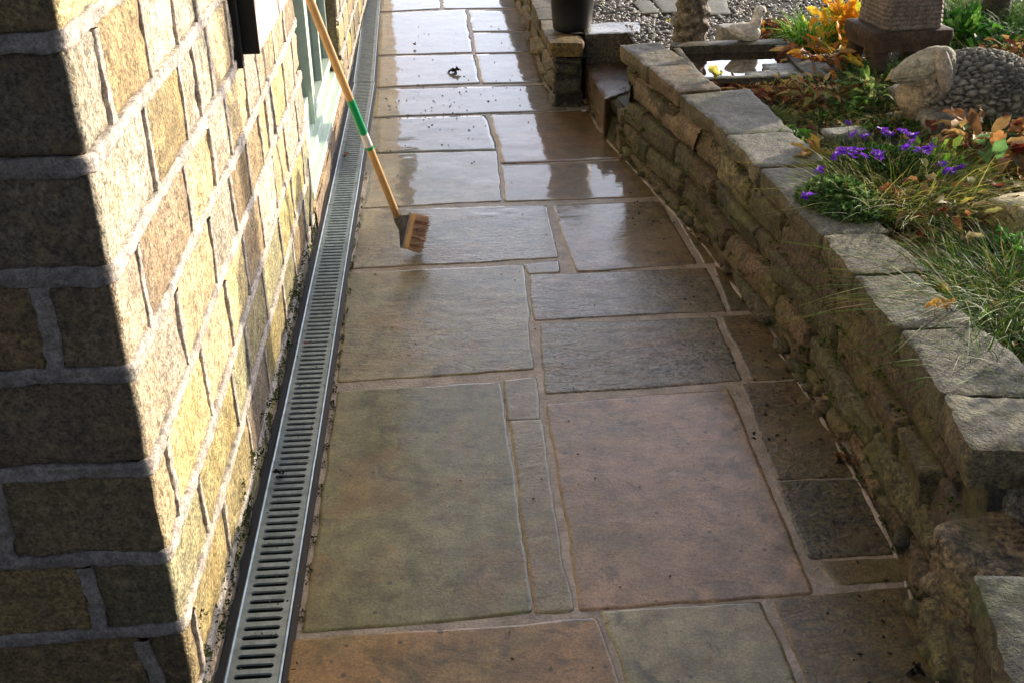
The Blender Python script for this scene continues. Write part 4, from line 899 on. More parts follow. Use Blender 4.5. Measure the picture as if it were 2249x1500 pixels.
# plant pot
pc = P(1260, 62, .365); pot = thing('plant_pot', 'large black plastic plant pot standing on the low wall by the gravel', 'plant pot', (.655, 5.62, .352))
def lathe(m_, R_, n=48, col=(1, 1, 1)):
    a = np.linspace(0, 2 * math.pi, n); m_.add(np.array([[[r * math.cos(t_), r * math.sin(t_), z_] for r, z_ in R_] for t_ in a]).reshape(-1, 3), grid_faces(n, len(R_))[:, ::-1], col)
rb = (PYw(1305, 50, 5.62)[0] - PYw(1217, 50, 5.62)[0]) / 2 * 1.06
m_ = MB(); lathe(m_, [(0, .002), (rb * .93, .002), (rb * .97, .012), (rb * 1.02, .05), (rb * 1.18, .27), (rb * 1.25, .272), (rb * 1.26, .31), (rb * 1.2, .312), (rb * 1.15, .27), (rb * .95, .06)]); m_.build('pot', MAT['black'], pot)
m_ = MB(); lathe(m_, [(rb * 1.16, .278), (rb * .6, .288), (0, .285)], col=(.03, .022, .015)); m_.build('compost', MAT['soil'], pot)
pot.location = (P(1261, 76, .345)[0], P(1261, 76, .345)[1] + rb, .347)

# wooden post / trunk
tb = P(2175, 75, .40); tr = thing('tree', 'slim brown tree trunk rising from long green grass at the top right corner', 'tree', tuple(tb))
n = 40; nzz = 60; A, B = np.meshgrid(np.linspace(0, 2 * math.pi, n), np.linspace(0, 1, nzz), indexing='ij'); r_ = (.062 - .018 * B + .03 * np.exp(-B * 14)) * (1 + .10 * fbm(np.stack([np.cos(A) * 4, np.sin(A) * 4, B * 5], -1), 3, 4))
m_ = MB(); m_.add(np.stack([r_ * np.cos(A) + .05 * B, r_ * np.sin(A), B * 1.9 - .03], -1).reshape(-1, 3), grid_faces(n, nzz), (.085, .065, .045)); trk = m_.build('trunk', MAT['brownstone'], tr)
for k_ in range(4):
    a_ = k_ * 1.7 + .3; m_ = MB(); L_ = .9; tube(m_, [(.05, 0, 1.7 - k_ * .12), (.05 + .35 * math.cos(a_), .35 * math.sin(a_), 2.0), (.05 + L_ * math.cos(a_), L_ * math.sin(a_), 2.5 + .1 * k_)], [.028, .018, .006], 8, (.08, .06, .04)); m_.build('branch', MAT['brownstone'], trk)

# ================================================================== PLANTS
def blades(mb_, c, n, rad, h, cols, wdt=.004, lean=.6, seed=0, droop=.9, seg=5, dirbias=(0, 0)):
    r = np.random.default_rng(seed); NP = seg + 1
    a = r.uniform(0, 2 * math.pi, n); rr = rad * np.sqrt(r.uniform(0, 1, n)); bx_ = c[0] + rr * np.cos(a); by_ = c[1] + rr * np.sin(a)
    da = a + r.normal(0, .9, n); L = h * r.uniform(.5, 1.2, n); ln = lean * r.uniform(.3, 1.4, n); dr = droop * r.uniform(.3, 1.3, n); w_ = wdt * r.uniform(.6, 1.3, n)
    t = np.linspace(0, 1, NP)[None, :]; ho = (L * ln)[:, None] * (t + .6 * t * t * dr[:, None]) / 1.3
    zz = L[:, None] * (t * (1 - .15 * ln[:, None]) - .55 * dr[:, None] * t ** 2.4)
    dxv, dyv = np.cos(da) + dirbias[0], np.sin(da) + dirbias[1]
    cx_ = bx_[:, None] + ho * dxv[:, None] + .01 * np.sin(t * 5 + a[:, None]) * h * 3; cy_ = by_[:, None] + ho * dyv[:, None]; cz_ = c[2] + zz
    ph = r.uniform(0, math.pi, n); sx_ = np.cos(ph)[:, None] * w_[:, None] * (1 - t ** 1.8 * .92) * .5; sy_ = np.sin(ph)[:, None] * w_[:, None] * (1 - t ** 1.8 * .92) * .5
    V = np.stack([np.stack([cx_ - sx_, cy_ - sy_, cz_], -1), np.stack([cx_ + sx_, cy_ + sy_, cz_ + .0004], -1)], 2)       # n,NP,2,3
    ci = np.array(cols)[r.integers(0, len(cols), n)] * r.uniform(.7, 1.3, (n, 1)); C_ = np.repeat(np.repeat(ci[:, None, :], NP, 1)[:, :, None, :], 2, 2)
    base = (np.arange(n) * NP * 2)[:, None, None]; k = np.arange(seg)[None, :, None] * 2; F_ = base + k + np.array([0, 1, 3, 2])[None, None, :]
    mb_.add(V.reshape(-1, 3), F_.reshape(-1, 4), C_.reshape(-1, 3))
LT = np.array([0, .12, .3, .5, .7, .88, 1.0]); LW = np.array([.12, .62, .95, 1.0, .78, .42, .02])
def leaves(mb_, pos, dirs, L, W, cols, seed=0, curl=.4, fold=.35, wav=.12, tip=None):
    """pos (n,3) dirs (n,3) -> 7x3 leaf grids"""
    r = np.random.default_rng(seed); n = len(pos); d = dirs / np.linalg.norm(dirs, axis=1, keepdims=True)
    up = np.array([0, 0, 1.0]) + r.normal(0, .45, (n, 3)); sd_ = np.cross(d, up); sd_ /= np.maximum(np.linalg.norm(sd_, axis=1, keepdims=True), 1e-6); nr = np.cross(sd_, d)
    L = np.broadcast_to(L, n) * r.uniform(.7, 1.25, n); W = np.broadcast_to(W, n) * r.uniform(.7, 1.25, n); cu_ = curl * r.uniform(-.3, 1.4, n)
    t = LT[None, :, None]; s = np.array([-1, 0, 1.])[None, None, :]
    al = L[:, None, None] * (t - .22 * np.abs(cu_)[:, None, None] * t * t) + 0 * s; dn = -cu_[:, None, None] * L[:, None, None] * t ** 2 * .8 + fold * W[:, None, None] * np.abs(s) * LW[None, :, None] + wav * W[:, None, None] * np.sin(t * 11 + s * 2 + r.uniform(0, 6, n)[:, None, None])
    ac = W[:, None, None] * s * LW[None, :, None] * .5
    V = pos[:, None, None, :] + d[:, None, None, :] * al[..., None] + nr[:, None, None, :] * dn[..., None] + sd_[:, None, None, :] * ac[..., None]
    ci = np.array(cols)[r.integers(0, len(cols), n)] * r.uniform(.75, 1.25, (n, 1)); C_ = np.repeat(ci[:, None, :], 21, 1).reshape(n, 7, 3, 3)
    if tip is not None: C_ = C_ * (1 - t[..., None] ** 2 * .6) + np.array(tip) * (t[..., None] ** 2 * .6)
    fc = grid_faces(7, 3); F_ = (np.arange(n) * 21)[:, None, None] + fc[None]
    mb_.add(V.reshape(-1, 3), F_.reshape(-1, 4), C_.reshape(-1, 3))
def cloud(c, r, n, seed, flat=.0):
    q = np.random.default_rng(seed); a = q.normal(0, 1, (n, 3)); a /= np.linalg.norm(a, axis=1, keepdims=True); a[:, 2] = np.abs(a[:, 2]); rr = q.uniform(.25, 1, (n, 1)) ** .5
    off = a * rr * np.array(r); return np.array(c) + off, a + np.array([0, 0, flat]) + q.normal(0, .35, (n, 3))
def plant(name, label, cat, px, py, z, fill, group=None, part='foliage'):
    c = P(px, py, z); o_ = thing(name, label, cat, tuple(c), 0, group); m_ = MB(); fill(m_, (0, 0, 0)); f_ = m_.build(part, MAT['leaf'], o_); return o_
YG = [(.17, .38, .03), (.10, .28, .02), (.28, .45, .05), (.06, .18, .015)]; DG = [(.02, .07, .012), (.035, .11, .02), (.015, .05, .01), (.06, .14, .03)]
HOST = [(.75, .38, .04), (.85, .30, .03), (.60, .45, .05), (.40, .45, .06), (.80, .50, .10), (.55, .22, .03)]
RED = [(.16, .02, .01), (.25, .04, .015), (.09, .015, .01), (.40, .10, .02), (.12, .03, .015)]
WILT = [(.42, .20, .07), (.30, .12, .04), (.20, .05, .025), (.50, .32, .12), (.13, .07, .03), (.30, .28, .08), (.55, .42, .20)]
PALEG = [(.20, .30, .07), (.12, .22, .04), (.33, .40, .14), (.28, .20, .06), (.08, .14, .03)]
TAN = [(.32, .26, .12), (.22, .17, .08), (.15, .11, .05), (.30, .30, .10)]
TANGLE = [(.12, .22, .02), (.26, .33, .05), (.42, .40, .08), (.07, .10, .02), (.33, .30, .10), (.19, .14, .05), (.05, .08, .015)]

def hosta(m_, c, n, r, L, W, cols, seed, upr=.5, stem=True, curl=.7):
    q = np.random.default_rng(seed); a = q.uniform(0, 2 * math.pi, n); el = q.uniform(.1, 1.1, n) * upr * 1.6; base = np.stack([q.normal(0, r * .25, n), q.normal(0, r * .25, n), q.uniform(0, .02, n)], 1) + np.array(c)
    ln = q.uniform(.3, 1.0, n) * r; d = np.stack([np.cos(a) * np.cos(el), np.sin(a) * np.cos(el), np.sin(el)], 1); p_ = base + d * ln[:, None]; p_[:, 2] = np.maximum(p_[:, 2], c[2] + .01)
    d2 = d.copy(); d2[:, 2] -= q.uniform(0, .8, n); leaves(m_, p_, d2, L, W, cols, seed, curl, .3, .15)
    if stem:
        for i in range(0, n, 2): tube(m_, [base[i], (base[i] + p_[i]) / 2 + np.array([0, 0, .01]), p_[i]], [.002] * 3, 4, cols[i % len(cols)], False)
plant('grass_clump', 'bright lime green grass tuft between the duck and the golden hosta', 'grass', 1785, 112, .44, lambda m_, c: (blades(m_, c, 520, .08, .24, YG + [(.25, .55, .04)], .008, .7, 3), blades(m_, c, 160, .09, .12, YG, .005, 1.0, 4)))
plant('hosta', 'glowing golden yellow hosta leaves upright beside the plinth ornament', 'plant', 1848, 105, .45, lambda m_, c: (hosta(m_, c, 95, .15, .085, .045, [(.95, .55, .05), (.95, .62, .08), (.9, .42, .03), (.6, .6, .06)], 5, 1.0), hosta(m_, (0, 0, .05), 26, .15, .07, .04, [(.95, .62, .06), (.85, .40, .04), (.45, .50, .05)], 15, 1.3)))
plant('hosta', 'collapsed orange and brown hosta leaves trailing over the flat wet stone', 'plant', 1800, 150, .45, lambda m_, c: (hosta(m_, (-.02, 0, .01), 60, .13, .085, .028, WILT[:5] + HOST[:2], 6, .35), hosta(m_, (.10, .05, 0), 30, .12, .09, .025, HOST, 16, .6)))
plant('red_leaved_plant', 'dark red leafy plant just right of the duck ornament', 'plant', 1706, 92, .44, lambda m_, c: hosta(m_, c, 130, .08, .05, .024, RED + [(.5, .28, .05)], 7, .8))
plant('hosta', 'single broad orange leaves under the duck ornament\'s breast', 'plant', 1684, 88, .44, lambda m_, c: hosta(m_, c, 9, .045, .06, .04, [(.8, .42, .08), (.5, .30, .04)], 8, .3))
plant('herb', 'tiny yellow green sprig in front of the duck ornament', 'plant', 1642, 96, .45, lambda m_, c: hosta(m_, c, 22, .03, .018, .012, PALEG, 9, .6))
plant('ground_cover_plant', 'wilted red and yellow leaves spilling behind the grey coping stones near the trough', 'plant', 1650, 215, .44, lambda m_, c: (hosta(m_, c, 240, .10, .034, .015, WILT + RED[:3], 10, .25), hosta(m_, (.11, .03, 0), 120, .07, .024, .013, [(.45, .40, .08), (.3, .14, .05), (.35, .35, .06)], 110, .5)))
plant('moss_cushion', 'feathery pale green moss cushion lapping onto the coping', 'moss', 1680, 262, .445, lambda m_, c: (blades(m_, c, 900, .12, .038, [(.22, .26, .07), (.13, .18, .04), (.32, .32, .12)], .004, 1.1, 11), leaves(m_, *cloud((0, 0, 0), (.13, .10, .028), 700, 111), .010, .006, [(.20, .26, .06), (.30, .33, .10), (.11, .16, .03)], 12)))
plant('ground_cover_plant', 'straggly brown dead stems and pale leaves in the middle of the bed', 'plant', 1790, 235, .44, lambda m_, c: (hosta(m_, c, 150, .15, .045, .018, WILT, 13, .5), blades(m_, c, 60, .12, .16, TAN, .003, 1.0, 14), hosta(m_, (.04, .0, 0), 60, .13, .05, .022, PALEG, 113, .6)))
plant('herb', 'fresh green toothed leaves among the wilted stems left of the grey boulder', 'plant', 1895, 235, .44, lambda m_, c: (hosta(m_, c, 90, .10, .05, .024, PALEG + [(.10, .22, .03)], 17, .9), hosta(m_, (-.10, -.04, 0), 60, .08, .04, .022, [(.10, .26, .03), (.2, .36, .05)], 117, .5)))
plant('herb', 'large flat green leaf patch on the coping edge below the moss', 'plant', 1730, 305, .45, lambda m_, c: hosta(m_, c, 26, .05, .06, .035, [(.10, .24, .03), (.07, .17, .02)], 18, .3))
plant('grass_clump', 'dark green fine arching grass between the plinth and the sheep\'s nose', 'grass', 1950, 195, .43, lambda m_, c: (blades(m_, c, 700, .11, .17, DG, .0035, .9, 19, 1.1), blades(m_, (-.06, .02, 0), 250, .08, .15, DG, .0035, 1.0, 20, 1.1)))
plant('hosta', 'yellowing curled hosta leaves hugging the coping left of the purple flowers', 'plant', 1790, 375, .44, lambda m_, c: hosta(m_, c, 26, .06, .075, .035, [(.62, .40, .10), (.50, .30, .08), (.40, .28, .06), (.6, .25, .06)], 21, .7))
def violets(m_, c): leaves(m_, *cloud((0, 0, 0), (.19, .14, .10), 1500, 22), .022, .016, [(.03, .10, .015), (.05, .14, .02), (.08, .18, .03), (.025, .07, .012)], 23, .3); blades(m_, c, 160, .17, .15, DG, .002, .5, 24, .3)
vt = plant('bellflower', 'bushy green bellflower covered in small purple blooms in mid bed', 'flowers', 1935, 395, .455, violets)
plant('herb', 'loose yellow green leafy stems rising between the purple blooms and the bronze hosta', 'plant', 2045, 400, .44, lambda m_, c: (hosta(m_, c, 70, .12, .045, .020, [(.12, .26, .03), (.22, .34, .06), (.35, .40, .08)], 224, .9), blades(m_, c, 220, .14, .17, [(.12, .24, .03), (.28, .36, .06), (.42, .42, .08)], .004, .8, 225)))
plant('low_leafy_plant', 'deep green leafy skirt between the purple blooms and the coping', 'plant', 1880, 400, .44, lambda m_, c: leaves(m_, *cloud((0, 0, 0), (.16, .10, .09), 900, 222), .024, .017, [(.04, .12, .02), (.07, .17, .03), (.10, .20, .05), (.03, .08, .015)], 223, .3))
PUR = [(.16, .025, .50), (.20, .04, .62), (.12, .02, .40), (.26, .07, .66)]
def bloom(m_, c, r, seed, cols=PUR, npet=5):
    q = np.random.default_rng(seed); tl = q.normal(0, .35, 2); a = np.arange(npet) * 2 * math.pi / npet + q.uniform(0, 6)
    d = np.stack([np.cos(a), np.sin(a), np.full(npet, .55) + np.cos(a) * tl[0] + np.sin(a) * tl[1]], 1); leaves(m_, np.tile(np.array(c), (npet, 1)), d, r, r * .62, cols, seed, .5, .2, .05)
    leaves(m_, np.array([c]), np.array([[0, 0, 1.]]), r * .4, r * .2, [(.6, .55, .4)], seed)
vc = np.array(vt.location)
for i, (bx0, by0) in enumerate([(1862, 272), (1903, 300), (1936, 287), (1948, 292), (1984, 290), (2010, 298), (1998, 312), (1992, 325), (1848, 334), (1862, 330), (1870, 343), (1884, 333), (1898, 344), (1926, 336), (1930, 345), (2020, 330), (2032, 336), (2042, 326), (2068, 362), (2080, 376), (2086, 380), (2108, 370), (1797, 376), (1776, 431), (1956, 295), (1840, 342), (2000, 300), (1876, 295)]):
    zb_ = .585 if by0 < 350 else .55
    if by0 > 365: zb_ = .54
    p_ = P(bx0, by0, zb_) - vc; m_ = MB(); rr_ = .018 + .003 * (i % 3); bloom(m_, p_, rr_, 700 + i); bloom(m_, p_ + np.array([.008 * (-1) ** i, .006, -.008]), rr_ * .8, 760 + i)
    tube(m_, [p_, p_ * np.array([.9, .9, .5]), p_ * np.array([.75, .75, .1])], [.0012] * 3, 4, (.06, .12, .03), False); m_.build('flower', MAT['leaf'], vt)
plant('low_leafy_plant', 'mound of small scalloped green leaves overhanging the coping by the lone purple bloom', 'plant', 1838, 455, .47, lambda m_, c: (leaves(m_, *cloud((-.01, 0, 0), (.12, .13, .08), 1100, 25), .022, .020, [(.09, .19, .04), (.15, .27, .07), (.05, .12, .025), (.22, .34, .11)], 26, .3), leaves(m_, *cloud((.0, -.11, .015), (.08, .08, .035), 420, 27), .020, .019, [(.10, .20, .05), (.05, .12, .03)], 28, .3)))
plant('tangled_grass', 'tangle of long yellow green grass blades sprawling in front of the purple blooms', 'grass', 1975, 455, .45, lambda m_, c: (blades(m_, c, 760, .19, .21, TANGLE + [(.30, .42, .05), (.10, .24, .03)], .0045, 1.0, 29, 1.0), blades(m_, (.06, .06, 0), 260, .12, .20, TANGLE, .0035, 1.2, 30, .9), blades(m_, (-.06, -.07, 0), 160, .10, .20, TANGLE + [(.4, .38, .1)], .0035, 1.3, 130, .9)))
plant('hosta', 'big wilting hosta of bronze and green leaves by the right edge of the bed', 'plant', 2165, 375, .43, lambda m_, c: (hosta(m_, c, 110, .18, .09, .042, WILT[:5] + [(.10, .20, .06), (.13, .26, .08), (.5, .28, .06)], 31, .6, curl=.9), hosta(m_, (.05, .02, .0), 60, .20, .07, .035, WILT + RED[:2], 32, .35)))
plant('hosta', 'drooping yellow ribbed hosta leaf pair below the bronze hosta', 'plant', 2185, 420, .43, lambda m_, c: hosta(m_, c, 16, .07, .10, .05, [(.55, .34, .06), (.50, .42, .12), (.35, .30, .05)], 33, .6, curl=1.0))
plant('ground_cover_plant', 'dry brown curled leaves and bare stems over dark soil in the near bed', 'plant', 2090, 500, .43, lambda m_, c: (hosta(m_, c, 120, .17, .055, .022, TAN + WILT[:3] + [(.55, .45, .10)], 34, .5), blades(m_, c, 220, .20, .14, TAN, .0025, 1.2, 35, .8)))
plant('tangled_grass', 'olive grass thatch behind the yellow boulder', 'grass', 2215, 445, .43, lambda m_, c: blades(m_, c, 700, .17, .13, TANGLE, .003, 1.1, 36, 1.0))
NG_ = [(.07, .16, .015), (.12, .23, .025), (.04, .10, .01), (.20, .27, .04), (.06, .14, .015), (.27, .22, .07)]
plant('grass_clump', 'long arching green grass clump by the lichen spotted coping stone', 'grass', 2190, 680, .43, lambda m_, c: (blades(m_, c, 800, .17, .20, NG_, .0045, 1.2, 37, 1.1, 6, (-.25, 0)), blades(m_, (.1, .12, 0), 700, .17, .17, NG_, .004, 1.2, 38, 1.1)))
plant('grass_clump', 'dense darker green grass clump nearest the camera beyond the coping', 'grass', 2270, 820, .43, lambda m_, c: (blades(m_, c, 900, .16, .17, NG_[:3] + [(.04, .08, .012)], .004, 1.1, 39, 1.1), blades(m_, (.1, .2, 0), 500, .15, .17, NG_, .004, 1.2, 40, 1.1)))
plant('herb', 'bright green nettle like leaves in the grass under the yellow boulder', 'plant', 2235, 570, .45, lambda m_, c: hosta(m_, c, 50, .07, .035, .022, [(.08, .26, .04), (.13, .34, .06)], 41, .6))
plant('leafy_plant', 'glossy bright green leaves at the foot of the plinth behind the sheep', 'plant', 2110, 105, .41, lambda m_, c: (hosta(m_, c, 130, .14, .07, .035, [(.05, .20, .02), (.10, .30, .03), (.03, .12, .02), (.18, .38, .06)], 42, .9), hosta(m_, (.14, -.10, 0), 90, .12, .04, .028, [(.09, .28, .03), (.05, .18, .02)], 43, .4)))
plant('grass_clump', 'tall green grass in front of the slim trunk, left of it', 'grass', 2125, 60, .40, lambda m_, c: blades(m_, c, 700, .16, .27, YG[:2] + DG + [(.10, .2, .03)], .0045, .7, 44, .9))
plant('grass_clump', 'broad sweep of deep green grass right of the slim trunk', 'grass', 2235, 90, .41, lambda m_, c: (blades(m_, c, 1100, .22, .24, DG + [(.05, .17, .02), (.08, .22, .03)], .0045, .9, 45, 1.0), blades(m_, (.0, .3, 0), 900, .24, .24, [(.16, .24, .05), (.10, .18, .04), (.25, .28, .10)], .0045, .8, 46, .9)))
plant('ground_cover_plant', 'brown curled fern like leaves at the right edge behind the sheep', 'plant', 2225, 135, .42, lambda m_, c: (hosta(m_, c, 60, .14, .06, .025, WILT[:4] + [(.30, .33, .04)], 47, .5), blades(m_, c, 60, .1, .14, TAN, .004, 1.1, 48)))
plant('grass_clump', 'thin dry grass wisps behind the sheep statue\'s rump', 'grass', 2250, 235, .42, lambda m_, c: blades(m_, c, 260, .09, .15, TAN + [(.12, .14, .05)], .003, 1.1, 49, 1.1))
# pansies in a white and purple pot
pp_ = P(2112, 22, .40); pn_ = thing('pansy_pot', 'low white rimmed purple pot with orange and violet pansies behind the grass', 'flower pot', tuple(pp_))
m_ = MB(); lathe(m_, [(0, 0), (.06, 0), (.075, .06), (.078, .062), (.07, .06), (.06, .04)], 40); mm = plain('purple_glaze', (.10, .02, .10), .3, 0, .1, 20); m_.build('pot', mm, pn_)
m_ = MB(); lathe(m_, [(.076, .061), (.085, .063), (.085, .075), (.074, .075), (.072, .062)], 40); m_.build('rim', MAT['whitelabel'], pn_)
m_ = MB(); hosta(m_, (0, 0, .06), 40, .07, .03, .02, DG[:3] + [(.1, .2, .03)], 50, .7); m_.build('foliage', MAT['leaf'], pn_)
for i, (ox, oy, cl) in enumerate([(-.05, -.07, [(.85, .38, .02), (.9, .5, .02)]), (-.035, -.08, [(.45, .08, .02)]), (.06, -.07, [(.14, .03, .5)]), (.03, -.03, [(.2, .04, .5)])]):
    m_ = MB(); bloom(m_, (ox, oy, .085 - .02 * (i < 2)), .024, 800 + i, cl); m_.build('flower', MAT['leaf'], pn_)

# loose leaves, thatch and soil litter across the bed
def scatter_pts(n, seed, ymin=1.9, ymax=5.0):
    q = np.random.default_rng(seed); y = q.uniform(ymin, ymax, n); x0 = np.array([x_of_y(v_) for v_ in y]) + .24; x = x0 + q.uniform(0, 1, n) ** 1.2 * 1.5; ok = ~((x < 1.72) & (y > 4.38) & (y < 5.25)); return q, x[ok], y[ok]
q, x, y = scatter_pts(2600, 60); m_ = MB(); z = gz(x, y) + q.uniform(.004, .03, len(x)); a = q.uniform(0, 6.28, len(x))
leaves(m_, np.stack([x, y, z], 1), np.stack([np.cos(a), np.sin(a), q.normal(0, .3, len(x))], 1), .035, .017, WILT + [(.50, .36, .12), (.12, .20, .04), (.40, .40, .12), (.62, .42, .12), (.08, .05, .03), (.05, .035, .02)], 61, .6)
tag(m_.build('leaf_litter', MAT['leaf']), kind='stuff')
q, x, y = scatter_pts(260, 62); m_ = MB()
for i in range(len(x)):
    blades(m_, (x[i], y[i], float(gz(x[i], y[i]))), 34, .06, .085, TANGLE + TAN + DG[:2], .003, 1.2, 1000 + i, 1.0, 4)
    if i % 3 == 0: leaves(m_, *cloud((x[i], y[i], float(gz(x[i], y[i])) + .005), (.07, .07, .035), 60, 5000 + i), .022, .014, PALEG + DG[:3] + [(.10, .22, .04)], 5500 + i, .4)
x2 = np.random.default_rng(5).uniform(1.9, 4.5, 160); y2 = np.random.default_rng(6).uniform(1.0, 5.6, 160)
for i in range(160): blades(m_, (x2[i], y2[i], float(gz(x2[i], y2[i]))), 60, .14, .15, TANGLE + DG, .005, 1.0, 1300 + i, 1.0, 4)
tag(m_.build('rough_grass', MAT['leaf']), kind='stuff')
# moss and tiny plants in the wall crevices
m_ = MB(); q = np.random.default_rng(70)
for i in range(120):
    s = q.uniform(s_of_y(1.7), S_TIP); z_ = q.choice([.0, .08, .2, .30, .40]); p_ = bmap(s, z_, .002)
    leaves(m_, *cloud(p_, (.02, .02, .012), 14, 2000 + i), .010, .007, [(.07, .11, .02), (.12, .16, .03), (.04, .06, .015)], 2100 + i)
tag(m_.build('moss', MAT['leaf']), kind='stuff')

# ================================================================== FALLEN LEAVES on the path
def fallen(px, py, L, W, col, label, seed, z=.004, n=1, curl=.9, name='fallen_leaf'):
    c = P(px, py, z); m_ = MB(); q = np.random.default_rng(seed); a = q.uniform(0, 6.28, n); leaves(m_, np.tile([[0, 0, .004]], (n, 1)) + q.normal(0, .006, (n, 3)) * (n > 1) + np.array([0, 0, .004]), np.stack([np.cos(a), np.sin(a), q.uniform(.1, .45, n)], 1), L, W, col, seed, curl, .5, .25)
    o_ = m_.build(name, MAT['leaf']); o_.location = tuple(c); return tag(o_, label, 'leaf')
fallen(992, 160, .05, .035, [(.06, .045, .03)], 'crumpled dark brown leaf lying alone on the wet upper path', 1, n=4)
fallen(911, 104, .03, .02, [(.25, .10, .05)], 'tiny reddish leaf on a pale slab near the top of the path', 2, n=2)
fallen(1858, 1015, .045, .022, [(.20, .11, .06), (.12, .06, .03)], 'curled brown leaf standing against the mossy wall foot', 3, n=3, curl=1.3)
fallen(1835, 1022, .03, .02, [(.03, .02, .015)], 'small black leaf beside the curled brown one', 4, n=1)
fallen(2008, 1475, .022, .016, [(.012, .01, .01)], 'black crumpled leaf at the bottom right corner of the path', 5, n=4)
fallen(618, 1052, .022, .012, [(.015, .012, .01)], 'dark sodden leaf over the slots of the drain', 6, z=.003, n=3)
fallen(760, 347, .03, .02, [(.35, .2, .14)], 'pinkish brown leaf caught on the upper drain grate', 7, z=.003, n=2)
fallen(648, 1268, .008, .005, [(.55, .42, .2)], 'tiny tan flake on the edge of the lower drain grate', 8, z=.003, n=3)
fallen(674, 762, .010, .008, [(.30, .05, .05)], 'tiny red leaf on the middle drain grate', 9, z=.003, n=2)
fallen(1655, 967, .014, .008, [(.02, .018, .018)], 'small dark leaf in the joint right of the pink slab', 10, n=2)
fallen(2070, 685, .055, .028, [(.75, .42, .08)], 'flat yellow orange leaf on the near coping beside the grass', 11, z=.50, n=2, curl=.3)
fallen(2062, 640, .05, .03, [(.65, .36, .05)], 'curled mottled yellow leaf on dark soil above the near coping', 12, z=.46, n=3, curl=.8)
fallen(2110, 535, .06, .018, [(.60, .50, .25)], 'long pale yellow curled leaf hanging over dark soil', 13, z=.47, n=2, curl=.5)
fallen(1577, 172, .05, .035, [(.55, .52, .12)], 'pale yellow green leaf on the near rim of the trough', 14, z=.51, n=3, curl=.3)
fallen(1470, 52, .03, .022, [(.75, .66, .10)], 'bright yellow leaf on the gravel left of the gnarled statue', 15, z=.37, n=1, curl=.3)
m_ = MB(); q = np.random.default_rng(90); n = 420
xs_ = q.uniform(-.33, .55, n); ys_ = np.concatenate([q.normal(6.05, .22, 150), q.uniform(1.3, 8, n - 150)]); vv, ff = ico(1)
for i in range(0, n, 2):
    r = q.uniform(.0010, .0026) * (1.6 if ys_[i] > 5 else 1); m_.add(rotz(vv * np.array([1.8, 1, .6]) * r, q.uniform(0, 3)) + np.array([xs_[i], ys_[i], .003]), ff, (.03, .022, .015))
for i in range(120):
    yv = q.uniform(1.4, 4.6); r = q.uniform(.0015, .004); m_.add(rotz(vv * np.array([1.8, 1, .6]) * r, q.uniform(0, 3)) + np.array([x_of_y(yv) - q.uniform(.03, .22), yv, .003]), ff, (.02, .016, .012))
for i in range(260):
    yv = q.uniform(1.5, 5.5); xg = q.choice([q.uniform(-.515, -.40), q.normal(-.378, .004)]); r = q.uniform(.0008, .0024)
    m_.add(rotz(vv * np.array([1.8, 1, .6]) * r, q.uniform(0, 3)) + np.array([xg, yv, .0015]), ff, random.choice([(.03, .022, .015), (.22, .17, .10), (.07, .08, .03)]))
tag(m_.build('path_debris', MAT['soil']), kind='stuff')
# moss and grime gathered at the house foot and in the slab joints beside the drain
m_ = MB()
for i in range(150):
    yv = q.uniform(1.7, 4.3); zb_ = abs(q.normal(0, .05)); leaves(m_, *cloud((-.543 + q.uniform(-.004, .003), yv, max(.0, zb_)), (.006, .03, .016), 16, 7000 + i), .007, .005, [(.06, .09, .02), (.10, .13, .03), (.035, .05, .015)], 7300 + i)
for i in range(70):
    yv = q.uniform(1.5, 5.0); leaves(m_, *cloud((-.372 + q.uniform(-.003, .004), yv, .0), (.004, .02, .004), 10, 7600 + i), .006, .004, [(.05, .07, .02), (.10, .09, .05), (.03, .025, .015)], 7900 + i)
tag(m_.build('algae', MAT['leaf']), kind='stuff')

# ================================================================== BROOM
hb = P(897, 556, 0); bm0 = np.array([hb[0], hb[1], 0]); br = thing('deck_brush', 'long handled wooden scrubbing brush with green sleeve leaning from the wet path to the window', 'broom', tuple(bm0))
top = PXw(680, 0, -.40); low_ = P(877, 487, .145)
dirh = (top - low_); dirh /= np.linalg.norm(dirh); end = low_ + dirh * 1.55
# keep it off the house: the handle meets the frame at its top
m_ = MB(); pts = [low_ - bm0 + dirh * t for t in np.linspace(-.02, min(1.55, (-.585 - low_[0]) / dirh[0]), 12)]; tube(m_, pts, [.0135] * 12, 16); m_.build('handle', MAT['wood'], br)
def on_handle(px, py):
    # parameter along the handle whose projection is nearest the pixel
    best = None
    for t in np.linspace(0, 1.4, 1401):
        p_ = low_ + dirh * t; d_ = ROT.T @ (p_ - CAMP); sxp, syp = CXP - FPX * d_[0] / d_[2], CYP + FPX * d_[1] / d_[2]; e = (sxp - px) ** 2 + (syp - py) ** 2
        if best is None or e < best[0]: best = (e, t)
    return best[1]
t1, t2, t3, t4 = on_handle(765, 220), on_handle(800, 292), on_handle(811, 320), on_handle(814, 326)
for (ta, tb_, mt, nm) in ((t1, t2, 'greenlabel', 'sleeve'), (t2 - .0005, t3, 'whitelabel', 'label'), (t3, t4, 'greenlabel', 'label_band')):
    m_ = MB(); tube(m_, [low_ - bm0 + dirh * ta, low_ - bm0 + dirh * tb_], [.0142] * 2, 20, cap=False); m_.build(nm, MAT[mt], br)
